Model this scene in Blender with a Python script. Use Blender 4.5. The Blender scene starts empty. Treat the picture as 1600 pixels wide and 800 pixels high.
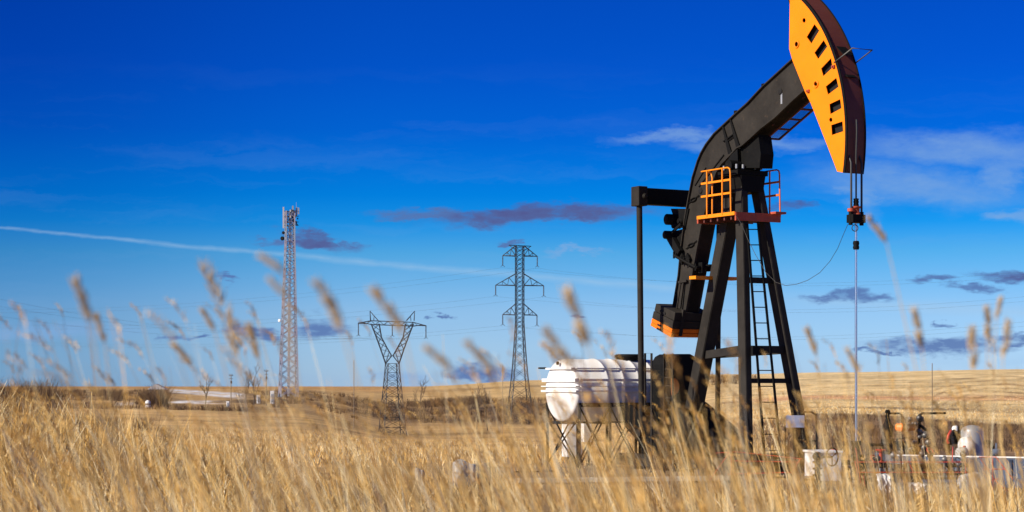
import bpy, math, random
import numpy as np
from mathutils import Vector
random.seed(7); rng = np.random.default_rng(7)
sc = bpy.context.scene
COL = sc.collection
F = 1600*70/36.0          # focal length in photo pixels
EYE = 2.5                 # camera height above the well pad
R_ = math.radians

# ------------------------------------------------------------------ camera
cd = bpy.data.cameras.new('camera'); cam = bpy.data.objects.new('camera', cd); COL.objects.link(cam)
cam.location = (0, 0, EYE); cam.rotation_euler = (R_(90), 0, 0)
cd.lens = 70; cd.sensor_width = 36; cd.shift_y = 0.125
cd.clip_start = 0.05; cd.clip_end = 12000
cd.dof.use_dof = True; cd.dof.focus_distance = 50; cd.dof.aperture_fstop = 5.6
sc.camera = cam

# ------------------------------------------------------------------ sun and sky
SUNV = Vector((-0.90, -0.46, 0.62)).normalized()          # towards the sun
sl = bpy.data.lights.new('sun', 'SUN'); so = bpy.data.objects.new('sun', sl); COL.objects.link(so)
sl.energy = 5.0; sl.angle = R_(0.5); sl.color = (1.0, 0.90, 0.74)
so.rotation_euler = SUNV.to_track_quat('Z', 'Y').to_euler()
sc.view_settings.view_transform = 'Standard'; sc.view_settings.look = 'None'
sc.view_settings.gamma = 1; sc.view_settings.exposure = 0.4
sc.render.film_transparent = False

W = bpy.data.worlds.new('World'); sc.world = W; W.use_nodes = True
nt = W.node_tree; nt.nodes.clear()
def N(t, **k):
    n = nt.nodes.new(t)
    for a, v in k.items(): setattr(n, a, v)
    return n
def L(a, b): nt.links.new(a, b)
def M(op, a, b=None, c=None, clamp=False):
    n = N('ShaderNodeMath', operation=op); n.use_clamp = clamp
    for i, v in enumerate((a, b, c)):
        if v is None: continue
        if isinstance(v, (int, float)): n.inputs[i].default_value = v
        else: L(v, n.inputs[i])
    return n.outputs[0]
sky = N('ShaderNodeTexSky'); sky.sky_type = 'NISHITA'; sky.sun_disc = False
sky.sun_elevation = math.asin(SUNV.z); sky.sun_rotation = math.atan2(SUNV.x, SUNV.y)
sky.altitude = 900; sky.air_density = 1.0; sky.dust_density = 0.6; sky.ozone_density = 2.0
tc = N('ShaderNodeTexCoord'); sp = N('ShaderNodeSeparateXYZ'); L(tc.outputs['Generated'], sp.inputs[0])
yy = M('MAXIMUM', sp.outputs[1], 0.02)
U = M('DIVIDE', sp.outputs[0], yy); V = M('DIVIDE', sp.outputs[2], yy)
hz = M('SQRT', M('ADD', M('MULTIPLY', sp.outputs[0], sp.outputs[0]), M('MULTIPLY', sp.outputs[1], sp.outputs[1])))
EL = M('DIVIDE', sp.outputs[2], M('MAXIMUM', hz, 0.01))     # tangent of the elevation
ramp = N('ShaderNodeValToRGB'); L(M('MULTIPLY', EL, 4.0, clamp=True), ramp.inputs[0])
SKYGRADE = [
    (0.0000, (0.6514, 0.9664, 1.7634)),
    (0.0032, (0.6341, 0.9553, 1.7354)),
    (0.0193, (0.5754, 0.8915, 1.5947)),
    (0.0370, (0.4936, 0.8107, 1.4402)),
    (0.0492, (0.3511, 0.7411, 1.3578)),
    (0.0653, (0.18, 0.6545, 1.2415)),
    (0.0804, (0.0248, 0.5192, 1.2544)),
    (0.0948, (0.0018, 0.4198, 1.2023)),
    (0.1270, (0.0021, 0.2788, 1.0939)),
    (0.1591, (0.0025, 0.2242, 1.0355)),
    (0.1913, (0.0029, 0.206, 0.9881)),
    (0.25, (0.0029, 0.206, 0.9881)),
]

cr = ramp.color_ramp
cr.elements.remove(cr.elements[1]); cr.elements[0].position = 0; cr.elements[0].color = (*SKYGRADE[0][1], 1)
for t, c in SKYGRADE[1:]:
    e = cr.elements.new(min(1, t*4)); e.color = (*c, 1)
def mixc(kind, f, a, b):
    n = N('ShaderNodeMix', data_type='RGBA', blend_type=kind)
    for s, v in ((0, f), (6, a), (7, b)):
        if isinstance(v, (int, float)): n.inputs[s].default_value = v
        elif isinstance(v, tuple): n.inputs[s].default_value = (*v, 1)
        else: L(v, n.inputs[s])
    return n.outputs[2]
hi = N('ShaderNodeMapRange'); L(EL, hi.inputs[0]); hi.inputs[1].default_value = .26; hi.inputs[2].default_value = .8
grade = mixc('MIX', hi.outputs[0], ramp.outputs[0], (.10, .17, .38))
lf = N('ShaderNodeMapRange', interpolation_type='SMOOTHSTEP'); L(U, lf.inputs[0]); lf.inputs[1].default_value = -.05; lf.inputs[2].default_value = -.28
lf.inputs[3].default_value = 0; lf.inputs[4].default_value = 1
grade = mixc('MULTIPLY', M('MULTIPLY', lf.outputs[0], M('GREATER_THAN', sp.outputs[1], .1)), grade, (.50, .68, .80))
graded = mixc('MULTIPLY', 1.0, sky.outputs[0], grade)
# procedural clouds, laid out by direction
comb = N('ShaderNodeCombineXYZ'); L(M('MULTIPLY', U, 1.0), comb.inputs[0]); L(V, comb.inputs[1])
def noise(scale, detail, vec, rough=0.55):
    n = N('ShaderNodeTexNoise'); n.inputs['Scale'].default_value = scale; n.inputs['Detail'].default_value = detail
    n.inputs['Roughness'].default_value = rough; L(vec, n.inputs['Vector']); return n
st = N('ShaderNodeVectorMath', operation='MULTIPLY'); L(comb.outputs[0], st.inputs[0]); st.inputs[1].default_value = (1, 2.6, 1)
nw = noise(30, 8, st.outputs[0], 0.66)
wv = N('ShaderNodeVectorMath', operation='SUBTRACT'); L(nw.outputs['Color'], wv.inputs[0]); wv.inputs[1].default_value = (.5, .5, .5)
ws = N('ShaderNodeVectorMath', operation='MULTIPLY'); L(wv.outputs[0], ws.inputs[0]); ws.inputs[1].default_value = (0.060, 0.020, 0)
wa = N('ShaderNodeVectorMath', operation='ADD'); L(comb.outputs[0], wa.inputs[0]); L(ws.outputs[0], wa.inputs[1])
WARP = wa.outputs[0]
nf = noise(70, 5, st.outputs[0], 0.6).outputs['Fac']
def blob(px, py, rx, ry, rot=0, soft=.1):
    s = N('ShaderNodeVectorMath', operation='SUBTRACT'); L(WARP, s.inputs[0]); s.inputs[1].default_value = ((px-800)/F, (600-py)/F, 0)
    if rot:
        r = N('ShaderNodeVectorRotate', rotation_type='Z_AXIS'); L(s.outputs[0], r.inputs['Vector']); r.inputs['Angle'].default_value = R_(rot); s = r
    m = N('ShaderNodeVectorMath', operation='MULTIPLY'); L(s.outputs[0], m.inputs[0]); m.inputs[1].default_value = (F/rx, F/ry, 0)
    l = N('ShaderNodeVectorMath', operation='LENGTH'); L(m.outputs[0], l.inputs[0])
    mr = N('ShaderNodeMapRange', interpolation_type='SMOOTHSTEP'); L(l.outputs['Value'], mr.inputs[0])
    mr.inputs[1].default_value = 1.15; mr.inputs[2].default_value = soft; mr.inputs[3].default_value = 0; mr.inputs[4].default_value = 1
    return mr.outputs[0]
def total(lst):
    t = lst[0]
    for x in lst[1:]: t = M('MAXIMUM', t, x)
    return t
dark = total([blob(b[0], b[1], b[2]*1.12, b[3]*.82, *b[4:], soft=.4) for b in [(845,338,185,19,-3),(680,337,90,12,0),(495,379,65,18,12),(430,378,50,7,0),(1318,466,80,12,0),(1460,538,100,19,0),
        (1452,440,32,10,0),(1585,431,70,13,0),(1520,452,50,10,0),(352,430,20,6,15),(398,520,36,14,10),(505,512,55,25,0),(755,583,50,17,0),
        (1585,530,45,10,0),(1480,504,22,5,0),(1370,550,40,5,0),(780,380,22,6,0),(905,493,20,4,0),(700,493,14,4,0),(295,523,30,5,0)]])
dark = M('MULTIPLY', dark, M('MULTIPLY', M('SUBTRACT', nf, .22), 3.4, clamp=True), clamp=True)
warm = total([blob(845,335,165,16,-3,.5), blob(492,377,50,15,10,.45), blob(1595,430,28,8,0), blob(1230,329,40,10,0)])
pale = total([blob(1050,213,120,13,-4), blob(1180,225,170,16,0), blob(1500,232,240,34,0), blob(1430,290,230,40,6), blob(1350,300,60,40,35), blob(1560,270,60,60,-30), blob(1600,340,60,14,0), blob(900,395,60,5,0),
              blob(60,520,200,24,0), blob(640,590,60,14,0)])
st2 = N('ShaderNodeVectorMath', operation='MULTIPLY'); L(WARP, st2.inputs[0]); st2.inputs[1].default_value = (4.5, 60, 1)
ns = noise(1.0, 6, st2.outputs[0], .6).outputs['Fac']
pale = M('MULTIPLY', pale, M('ADD', M('MULTIPLY', nf, .7), M('MULTIPLY', ns, .6), clamp=True))
streak = M('MULTIPLY', M('MULTIPLY', M('SUBTRACT', ns, .50), 2.6, clamp=True), M('MULTIPLY', M('SUBTRACT', .17, V), 6.0, clamp=True))
pale = M('MAXIMUM', pale, M('MULTIPLY', streak, .42))
# condensation trail
sw = N('ShaderNodeSeparateXYZ'); L(WARP, sw.inputs[0])
ux = M('ADD', M('MULTIPLY', sp.outputs[0] and U, F), 800.0)
row = M('SUBTRACT', 600.0, M('MULTIPLY', M('ADD', M('MULTIPLY', V, .8), M('MULTIPLY', sw.outputs[1], .2)), F))
line = M('ADD', 355.0, M('SUBTRACT', M('MULTIPLY', ux, 0.105), M('MULTIPLY', M('MULTIPLY', ux, ux), 0.000015)))
dist = M('ABSOLUTE', M('SUBTRACT', row, line))
wid = M('ADD', 3.6, M('MULTIPLY', ux, 0.006))
trail = M('SUBTRACT', 1.0, M('DIVIDE', dist, wid), clamp=True)
end = N('ShaderNodeMapRange'); L(ux, end.inputs[0]); end.inputs[1].default_value = 1150; end.inputs[2].default_value = 1080; end.inputs[3].default_value = 0.3; end.inputs[4].default_value = 1
beg = N('ShaderNodeMapRange'); L(ux, beg.inputs[0]); beg.inputs[1].default_value = -500; beg.inputs[2].default_value = 100
trail = M('MULTIPLY', M('MULTIPLY', M('MULTIPLY', trail, end.outputs[0]), beg.outputs[0]), M('ADD', M('MULTIPLY', nf, 0.9), 0.1))
line2 = M('ADD', 468.0, M('MULTIPLY', M('SUBTRACT', ux, 1230.0), 0.055))
tr2 = M('SUBTRACT', 1.0, M('DIVIDE', M('ABSOLUTE', M('SUBTRACT', row, line2)), 13.0), clamp=True)
b2 = N('ShaderNodeMapRange'); L(ux, b2.inputs[0]); b2.inputs[1].default_value = 1180; b2.inputs[2].default_value = 1300
tr2 = M('MULTIPLY', M('MULTIPLY', tr2, b2.outputs[0]), 0.35)
front = M('GREATER_THAN', sp.outputs[1], 0.1)
K = 10.0   # cloud radiance in the sky texture's own units (background strength 0.1)
c1 = mixc('MIX', M('MULTIPLY', M('MULTIPLY', pale, 0.85), front), graded, (2.3, 4.1, 7.2))
c1 = mixc('MIX', M('MULTIPLY', M('MAXIMUM', M('MULTIPLY', trail, 0.60, clamp=True), tr2), front), c1, (4.0, 5.9, 7.9))
c1 = mixc('MIX', M('MULTIPLY', M('MULTIPLY', dark, 0.88), front), c1, (0.95, 1.75, 4.2))
c1 = mixc('MIX', M('MULTIPLY', M('MULTIPLY', M('MULTIPLY', warm, nf), 1.25, clamp=True), front), c1, (.85, .95, 2.7))
bg = N('ShaderNodeBackground'); L(c1, bg.inputs[0]); bg.inputs[1].default_value = 0.076
wo = N('ShaderNodeOutputWorld'); L(bg.outputs[0], wo.inputs[0])

# ------------------------------------------------------------------ helpers
def P(px, py, Y):
    """world point that the photo shows at (px, py), standing Y metres away"""
    return Vector(((px-800)/F*Y, Y, EYE-(py-600)/F*Y))
def tag(o, label=None, cat=None, group=None, kind=None):
    if label: o['label'] = label
    if cat: o['category'] = cat
    if group: o['group'] = group
    if kind: o['kind'] = kind
    return o
def empty(name, loc, label, cat, group=None):
    o = bpy.data.objects.new(name, None); COL.objects.link(o); o.location = loc; o.empty_display_size = .3
    return tag(o, label, cat, group)

class MB:
    def __init__(s): s.v = []; s.f = []; s.sm = []; s.done = []
    def cut(s):
        """what follows is a piece of its own"""
        if s.v: s.done.append((s.v, s.f, s.sm)); s.v = []; s.f = []; s.sm = []
    def add(s, vs, fs, smooth=False):
        n = len(s.v); s.v += [tuple(v) for v in vs]; s.f += [tuple(i+n for i in f) for f in fs]; s.sm += [smooth]*len(fs); return s
    def box(s, c, ax, ay, az):
        """c centre, three half-axis vectors"""
        c, ax, ay, az = map(Vector, (c, ax, ay, az)); vs = []
        for k in (-1, 1):
            for j in (-1, 1):
                for i in (-1, 1): vs.append(c+ax*i+ay*j+az*k)
        return s.add(vs, [(0,2,3,1),(4,5,7,6),(0,1,5,4),(2,6,7,3),(0,4,6,2),(1,3,7,5)])
    def bar(s, p, q, w, h=None, side=None):
        """square bar; side = direction of the w dimension"""
        p, q = Vector(p), Vector(q); d = (q-p); ln = d.length; d.normalize(); h = w if h is None else h
        if side is None:
            side = d.cross(Vector((0,0,1)))
            if side.length < .05: side = Vector((1,0,0))
        side = Vector(side); side = (side-d*side.dot(d)).normalized(); up = d.cross(side).normalized()
        return s.box((p+q)/2, d*(ln/2), side*(w/2), up*(h/2))
    def tube(s, pts, r, n=8, r1=None, caps=True):
        pts = [Vector(p) for p in pts]; m = len(pts); vs = []; fs = []; prev = None
        for i, p in enumerate(pts):
            d = (pts[min(i+1, m-1)]-pts[max(i-1, 0)]).normalized()
            if prev is None:
                a = d.cross(Vector((0,0,1)));
                if a.length < .05: a = Vector((1,0,0))
            else: a = prev-d*prev.dot(d)
            a.normalize(); prev = a; b = d.cross(a)
            rr = r if r1 is None else r+(r1-r)*i/(m-1)
            for k in range(n):
                t = 2*math.pi*k/n; vs.append(p+a*(math.cos(t)*rr)+b*(math.sin(t)*rr))
        for i in range(m-1):
            for k in range(n):
                k2 = (k+1) % n; fs.append((i*n+k, i*n+k2, (i+1)*n+k2, (i+1)*n+k))
        s.add(vs, fs, n > 4)
        if caps: s.add(vs[:n], [tuple(reversed(range(n)))]); s.add(vs[-n:], [tuple(range(n))])
        return s
    def lathe(s, c, axis, prof, n=20):
        """prof: list of (distance along axis, radius)"""
        c, axis = Vector(c), Vector(axis).normalized(); a = axis.cross(Vector((0,0,1)))
        if a.length < .05: a = Vector((1,0,0))
        a.normalize(); b = axis.cross(a); vs = []; fs = []
        for (t, r) in prof:
            for k in range(n):
                q = 2*math.pi*k/n; vs.append(c+axis*t+a*(math.cos(q)*r)+b*(math.sin(q)*r))
        for i in range(len(prof)-1):
            for k in range(n):
                k2 = (k+1) % n; fs.append((i*n+k, i*n+k2, (i+1)*n+k2, (i+1)*n+k))
        s.add(vs, fs, True); s.add(vs[:n], [tuple(reversed(range(n)))]); s.add(vs[-n:], [tuple(range(n))]); return s
    def prism(s, poly, off):
        off = Vector(off); poly = [Vector(p) for p in poly]; n = len(poly)
        vs = poly+[p+off for p in poly]
        fs = [tuple(range(n)), tuple(reversed(range(n, 2*n)))]+[((i+1) % n, i, i+n, (i+1) % n+n) for i in range(n)]
        return s.add(vs, fs)
    def torus(s, c, ax, R, r, n=24, m=6):
        c, ax = Vector(c), Vector(ax).normalized(); a = ax.cross(Vector((0,0,1)))
        if a.length < .05: a = Vector((1,0,0))
        a.normalize(); b = ax.cross(a); vs = []; fs = []
        for i in range(n):
            t = 2*math.pi*i/n; d = a*math.cos(t)+b*math.sin(t)
            for j in range(m):
                q = 2*math.pi*j/m; vs.append(c+d*(R+r*math.cos(q))+ax*(r*math.sin(q)))
        for i in range(n):
            for j in range(m): fs.append((i*m+j, i*m+(j+1) % m, (i+1) % n*m+(j+1) % m, (i+1) % n*m+j))
        return s.add(vs, fs, True)
    def build(s, name, mat, parent=None, bevel=0, org=None):
        if s.done:
            s.cut(); out = None
            for v, f, sm in s.done:
                m_ = MB(); m_.v, m_.f, m_.sm = v, f, sm; o = m_.build(name, mat, parent, bevel, org); out = out or o
            return out
        me = bpy.data.meshes.new(name)
        o = bpy.data.objects.new(name, me); COL.objects.link(o)
        root = Vector((0,0,0)); q = parent
        while q is not None: root = root+q.location; q = q.parent
        if parent is None and org is not None: root = Vector(org); o.location = root
        me.from_pydata([(v[0]-root.x, v[1]-root.y, v[2]-root.z) for v in s.v], [], s.f)
        me.polygons.foreach_set('use_smooth', s.sm)
        me.materials.append(mat); me.update()
        bmf = __import__('bmesh').new(); bmf.from_mesh(me)
        __import__('bmesh').ops.recalc_face_normals(bmf, faces=bmf.faces); bmf.to_mesh(me); bmf.free()
        if parent is not None: o.parent = parent
        if bevel:
            b = o.modifiers.new('bevel', 'BEVEL'); b.width = bevel; b.segments = 2; b.limit_method = 'ANGLE'
        return o

def mat(name, col, rough=.6, metal=0, var=.15, scale=3.0, bump=0.0, col2=None, spots=0.0, spec=.5):
    m = bpy.data.materials.new(name); m.use_nodes = True; t = m.node_tree; b = t.nodes['Principled BSDF']
    tcn = t.nodes.new('ShaderNodeTexCoord')
    n1 = t.nodes.new('ShaderNodeTexNoise'); n1.inputs['Scale'].default_value = scale; n1.inputs['Detail'].default_value = 8; n1.inputs['Roughness'].default_value = .65
    t.links.new(tcn.outputs['Object'], n1.inputs['Vector'])
    r = t.nodes.new('ShaderNodeValToRGB'); r.color_ramp.elements[0].position = .3; r.color_ramp.elements[1].position = .7
    c2 = col2 or tuple(c*(1+var) for c in col)
    r.color_ramp.elements[0].color = (*[c*(1-var) for c in col], 1); r.color_ramp.elements[1].color = (*c2, 1)
    t.links.new(n1.outputs['Fac'], r.inputs[0])
    out = r.outputs[0]
    if spots:
        n2 = t.nodes.new('ShaderNodeTexNoise'); n2.inputs['Scale'].default_value = scale*3.1; n2.inputs['Detail'].default_value = 9; n2.inputs['Roughness'].default_value = .7
        t.links.new(tcn.outputs['Object'], n2.inputs['Vector'])
        rr = t.nodes.new('ShaderNodeMapRange'); rr.inputs[1].default_value = .60; rr.inputs[2].default_value = .70; t.links.new(n2.outputs['Fac'], rr.inputs[0])
        mm = t.nodes.new('ShaderNodeMath'); mm.operation = 'MULTIPLY'; mm.inputs[1].default_value = spots; t.links.new(rr.outputs[0], mm.inputs[0])
        mx = t.nodes.new('ShaderNodeMix'); mx.data_type = 'RGBA'; t.links.new(mm.outputs[0], mx.inputs[0]); t.links.new(out, mx.inputs[6]); mx.inputs[7].default_value = (.16, .10, .06, 1); out = mx.outputs[2]
    t.links.new(out, b.inputs['Base Color'])
    rm = t.nodes.new('ShaderNodeMapRange'); rm.inputs[3].default_value = max(0.05, rough-.12); rm.inputs[4].default_value = min(1, rough+.12); t.links.new(n1.outputs['Fac'], rm.inputs[0]); t.links.new(rm.outputs[0], b.inputs['Roughness'])
    b.inputs['Metallic'].default_value = metal; b.inputs['Specular IOR Level'].default_value = spec
    if bump:
        bn = t.nodes.new('ShaderNodeBump'); bn.inputs['Strength'].default_value = bump; bn.inputs['Distance'].default_value = .02
        t.links.new(n1.outputs['Fac'], bn.inputs['Height']); t.links.new(bn.outputs[0], b.inputs['Normal'])
    return m
m_black = mat('black_paint', (.030,.027,.024), .6, var=.3, scale=1.6, bump=.15, spots=.18, spec=.08)
m_dark = mat('dark_steel', (.007,.007,.007), .65, var=.3, spots=.12, spec=.10)
m_orange = mat('orange_paint', (.86,.26,.006), .45, var=.05, scale=1.2, spots=.05, spec=.3)
m_head = mat('head_paint', (.95,.235,.002), .42, var=.08, scale=1.3, bump=.1, spots=.12, spec=.2)
m_weight = mat('weight_paint', (.80,.17,.006), .5, var=.12, spots=.2, spec=.2)
m_rail = mat('railing_paint', (.72,.17,.02), .5, var=.12, scale=4, spots=.15, spec=.3)
m_maroon = mat('shaded_maroon', (.16,.035,.022), .6, var=.3, scale=2.0, bump=.2, col2=(.12,.03,.02))  # maroon with the shade of the head's front face put into it
m_darkred = mat('dark_red', (.42,.07,.03), .6, var=.2, spots=.15)
m_hole = mat('hollow_black', (.004,.003,.004), .9)
m_chrome = mat('bright_rod', (.75,.75,.76), .25, metal=1, var=.05)
m_cable = mat('steel_cable', (.03,.03,.03), .5)
m_white = mat('white_plastic', (.78,.78,.77), .4, var=.06, scale=1.4, bump=.06, spots=.02)
m_whitep = mat('white_paint', (.80,.80,.79), .45, var=.06, spots=.15)
m_grey = mat('grey_steel', (.33,.35,.38), .45, metal=.3, var=.12, spots=.1)
m_bluegrey = mat('blue_grey_paint', (.065,.09,.145), .7, var=.35, spots=.2)
m_red = mat('red_pipe_paint', (.50,.035,.02), .5, var=.15, spots=.1)
m_brightorange = mat('bright_orange', (.9,.20,.01), .45, var=.06)
m_pylon = mat('pylon_steel', (.014,.016,.022), .6, var=.2)
m_galv = mat('galvanised_steel', (.42,.42,.45), .5, var=.15)
m_tred = mat('tower_red', (.45,.10,.08), .6)
m_ins = mat('insulator', (.04,.035,.04), .4)
m_wood = mat('weathered_wood', (.22,.17,.12), .85, var=.3, scale=5)
m_conc = mat('concrete', (.42,.40,.37), .85, var=.2, scale=3, bump=.3)
m_bark = mat('bark', (.10,.075,.055), .9, var=.3)
m_iron = mat('oily_iron', (.05,.045,.04), .4, metal=.3, var=.9, scale=2.5, col2=(.30,.28,.26))
m_beige = mat('pale_timber', (.50,.43,.32), .8, var=.2)
m_sign = mat('pale_blue_sheet', (.30,.33,.46), .5, var=.1)

# ------------------------------------------------------------------ terrain
TD = np.log(np.array([62,80,100,130,160,200,300,450,650,900,1300,2000,3500.]))
TP = np.array([-400,0,450,650,850,1150,1300,1600,2000.])
TR = np.array([
 [725,700,694,688,681,673,658,642,626,615,608,605,604],
 [725,702,695,689,682,674,659,643,626,615,608,605,604],
 [725,710,703,697,692,685,670,650,630,617,609,606,604],
 [725,713,708,704,700,696,689,682,660,636,615,606,604],
 [725,713,708,703,698,694,687,678,661,628,606,596,594],
 [725,707,697,682,665,652,638,616,600,590,586,585,585],
 [725,706,692,668,648,642,631,611,597,588,583,582,582],
 [725,708,693,674,666,655,633,610,592,582,578,577,579],
 [725,708,693,676,668,657,634,610,591,580,576,575,578]], float)
NY = np.array([0,8,15,25,33,38,62.]); NZ = np.array([1.50,1.45,1.25,.75,.25,0,0])
def _n2(x, y, s, seed):
    r = np.random.default_rng(seed); t = np.zeros_like(x)
    for k in range(5):
        a = r.uniform(0, 6.28); fr = s*(1.7**k); ph = r.uniform(0, 6.28, 2); a2 = a+r.uniform(1.1, 2.0)
        t = t+np.sin(fr*(x*np.cos(a)+y*np.sin(a))+ph[0])*np.sin(fr*(x*np.cos(a2)+y*np.sin(a2))+ph[1])/(1.45**k)
    return t/2.2
def terz(x, y):
    x = np.asarray(x, float); y = np.asarray(y, float)
    r = np.hypot(x, y); ang = np.arctan2(x, np.where(y == 0, 1e-6, y))
    ca = np.cos(np.clip(ang, -.45, .45)); Y = np.where(y > 0, r*ca, np.minimum(r, 20)*0+4); Y = np.where(np.abs(ang) > 1.57, 4+0*Y, Y)
    px = 800+F*np.tan(np.clip(ang, -.45, .45))
    px = np.clip(px, -400, 2000)
    near = np.interp(Y, NY, NZ)
    ly = np.clip(np.log(np.maximum(Y, 62)), TD[0], TD[-1])
    rows = np.stack([np.interp(ly, TD, TR[i]) for i in range(len(TP))])
    k = np.clip(np.searchsorted(TP, px)-1, 0, len(TP)-2); w = (px-TP[k])/(TP[k+1]-TP[k]); w = w*w*(3-2*w)
    row = np.take_along_axis(rows, k[None], 0)[0]*(1-w)+np.take_along_axis(rows, k[None]+1, 0)[0]*w
    far = EYE-(row-600)/F*Y
    z = np.where(Y < 62, near, far)
    # bank on the left of the camera
    z = z+1.15/(1+np.exp((x+4.3+.11*(y-22))/.75))*np.exp(-((y-24)/9.0)**2)*(np.abs(ang) < 1.2)
    amp = np.clip((Y-66)/150, 0, 1)*np.clip(Y/900, .05, .35)
    z = z+_n2(x, y, .035, 3)*amp+_n2(x, y, .9, 5)*.035*(r > 1.5)*np.where((Y > 40) & (Y < 64), .5, 1)
    return z
def tz(x, y): return float(terz(np.array([x]), np.array([y]))[0])

angs = np.unique(np.round(np.concatenate([np.arange(-180, -24, 4), np.arange(-24, -16, .2), np.arange(-16, 16, .055), np.arange(16, 24.001, .2), np.arange(26, 180, 4)]), 4))
rad = np.concatenate([[0.3, .6, 1], np.exp(np.linspace(np.log(1.4), np.log(58), 110)), np.exp(np.linspace(np.log(59.5), np.log(6500), 330))])
A, Rr = np.meshgrid(np.radians(angs), rad, indexing='ij'); X = Rr*np.sin(A); Yw = Rr*np.cos(A); Z = terz(X, Yw)
# land cover colours of the ground itself
PX = 800+F*np.tan(np.clip(A, -.45, .45)); Yd = np.where(np.abs(A) < 1.4, Rr*np.cos(A), Rr)
nz1 = _n2(X/np.maximum(Rr, 20)*60, np.log(Rr)*14, .9, 11); nz2 = _n2(X/np.maximum(Rr, 20)*260, np.log(Rr)*40, .8, 12)
nz3 = _n2(X, Yw, .06, 13)
C = np.zeros(X.shape+(3,))+np.array([.56,.37,.165])
def paint(mask, col, k=1.0):
    global C
    m = np.clip(mask, 0, 1)[..., None]*k; C = C*(1-m)+np.array(col)*m
def band(v, a, b, s): return 1/(1+np.exp(-(v-a)/s))*1/(1+np.exp((v-b)/s))
paint(np.clip(nz3*.7+.4, 0, 1), (.38,.235,.11), .8)
paint(band(Yd, 40, 62, .8)*band(PX, 700, 9000, 30), (.30,.22,.15), .8)
paint(band(np.log(Yd)+nz1*.03, math.log(66), math.log(72), .02)*band(PX, 480, 640, 20), (.10,.065,.04), .7)
paint(band(np.log(Yd)+nz1*.05, math.log(240), math.log(300), .03)*band(PX, 820, 1200, 40), (.2,.12,.07), .5)
paint(band(np.log(Yd)+nz1*.05, math.log(520), math.log(1250), .04)*band(PX+nz2*12, -900, 560, 15)*np.clip(.55+nz1*.9, 0, 1), (.12,.080,.05), .9)
paint(band(np.log(Yd)+nz1*.06, math.log(640), math.log(1000), .04)*band(PX+nz2*12, 545, 1200, 15)*np.clip(.75+nz1*.7, 0, 1), (.10,.065,.042), .95)
paint(band(np.log(Yd)+nz1*.05, math.log(1000), math.log(9500), .03)*band(PX, 640, 1200, 60), (.60,.42,.20), .9)
paint(band(np.log(Yd)+nz1*.05, math.log(1400), math.log(1560), .02)*band(PX, 700, 1200, 30), (.13,.09,.05), .7)
paint(band(np.log(Yd), math.log(1400), math.log(9500), .05)*band(PX, -900, 640, 30), (.44,.25,.10), .9)
paint(band(np.log(Yd)+nz1*.015, math.log(172), math.log(9500), .02)*band(PX, 1120, 9000, 40), (.74,.56,.30))
fur = 0*np.sin(np.hypot((PX-1500)/150., (np.log(Yd)-math.log(640))*9)*22+nz1*1.2)
paint(np.clip(fur*.7+nz2*.5, 0, 1)*band(np.log(Yd), math.log(440), math.log(1100), .05)*band(PX, 1370, 9000, 45), (.30,.185,.085), .75)
paint(np.clip(nz1*.8+nz2*.5, 0, 1)*band(np.log(Yd), math.log(200), math.log(1200), .05)*band(PX, 1120, 9000, 40), (.52,.37,.18), .6)
paint(band(np.log(Yd)+nz1*.02, math.log(345), math.log(395), .015)*band(PX, 1175, 9000, 12), (.55,.24,.13), .7)
paint(band(np.log(Yd)+nz1*.03, math.log(252), math.log(272), .015)*band(PX, 1170, 9000, 12), (.15,.09,.055), .7)
paint(band(np.log(Yd)+nz1*.03, math.log(74), math.log(168), .025)*band(PX, 1170, 9000, 25)*np.clip(.8+nz2*.5, 0, 1), (.17,.105,.07), .9)
# curved cultivation furrows on the right-hand hill
rw_ = 600+(EYE-Z)/np.maximum(Yd, 1)*F
fr_ = np.hypot((PX-1560)/115., (rw_-652)/46.)
fs_ = np.sin(fr_*46+nz1*1.4)
paint(np.clip(fs_*.9+nz2*.35-.05, 0, 1)*band(rw_, 586, 636, 3)*band(fr_, .38, 1.45, .06)*(Yd > 200)*band(PX, 1425, 9000, 16)*np.clip(.75+nz2*.6, 0, 1), (.24,.14,.065), .8)
paint(np.clip(nz2*1.2-.2, 0, 1)*band(rw_, 586, 650, 3)*(Yd > 170)*band(PX, 1130, 9000, 20), (.36,.23,.11), .55)
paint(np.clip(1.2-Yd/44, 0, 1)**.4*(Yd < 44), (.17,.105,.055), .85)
paint(np.clip(nz2*1.1+nz3*.5-.15, 0, 1)*band(Yd, 62, 420, 4)*band(PX, -900, 1180, 20), (.24,.145,.075), .75)
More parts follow.
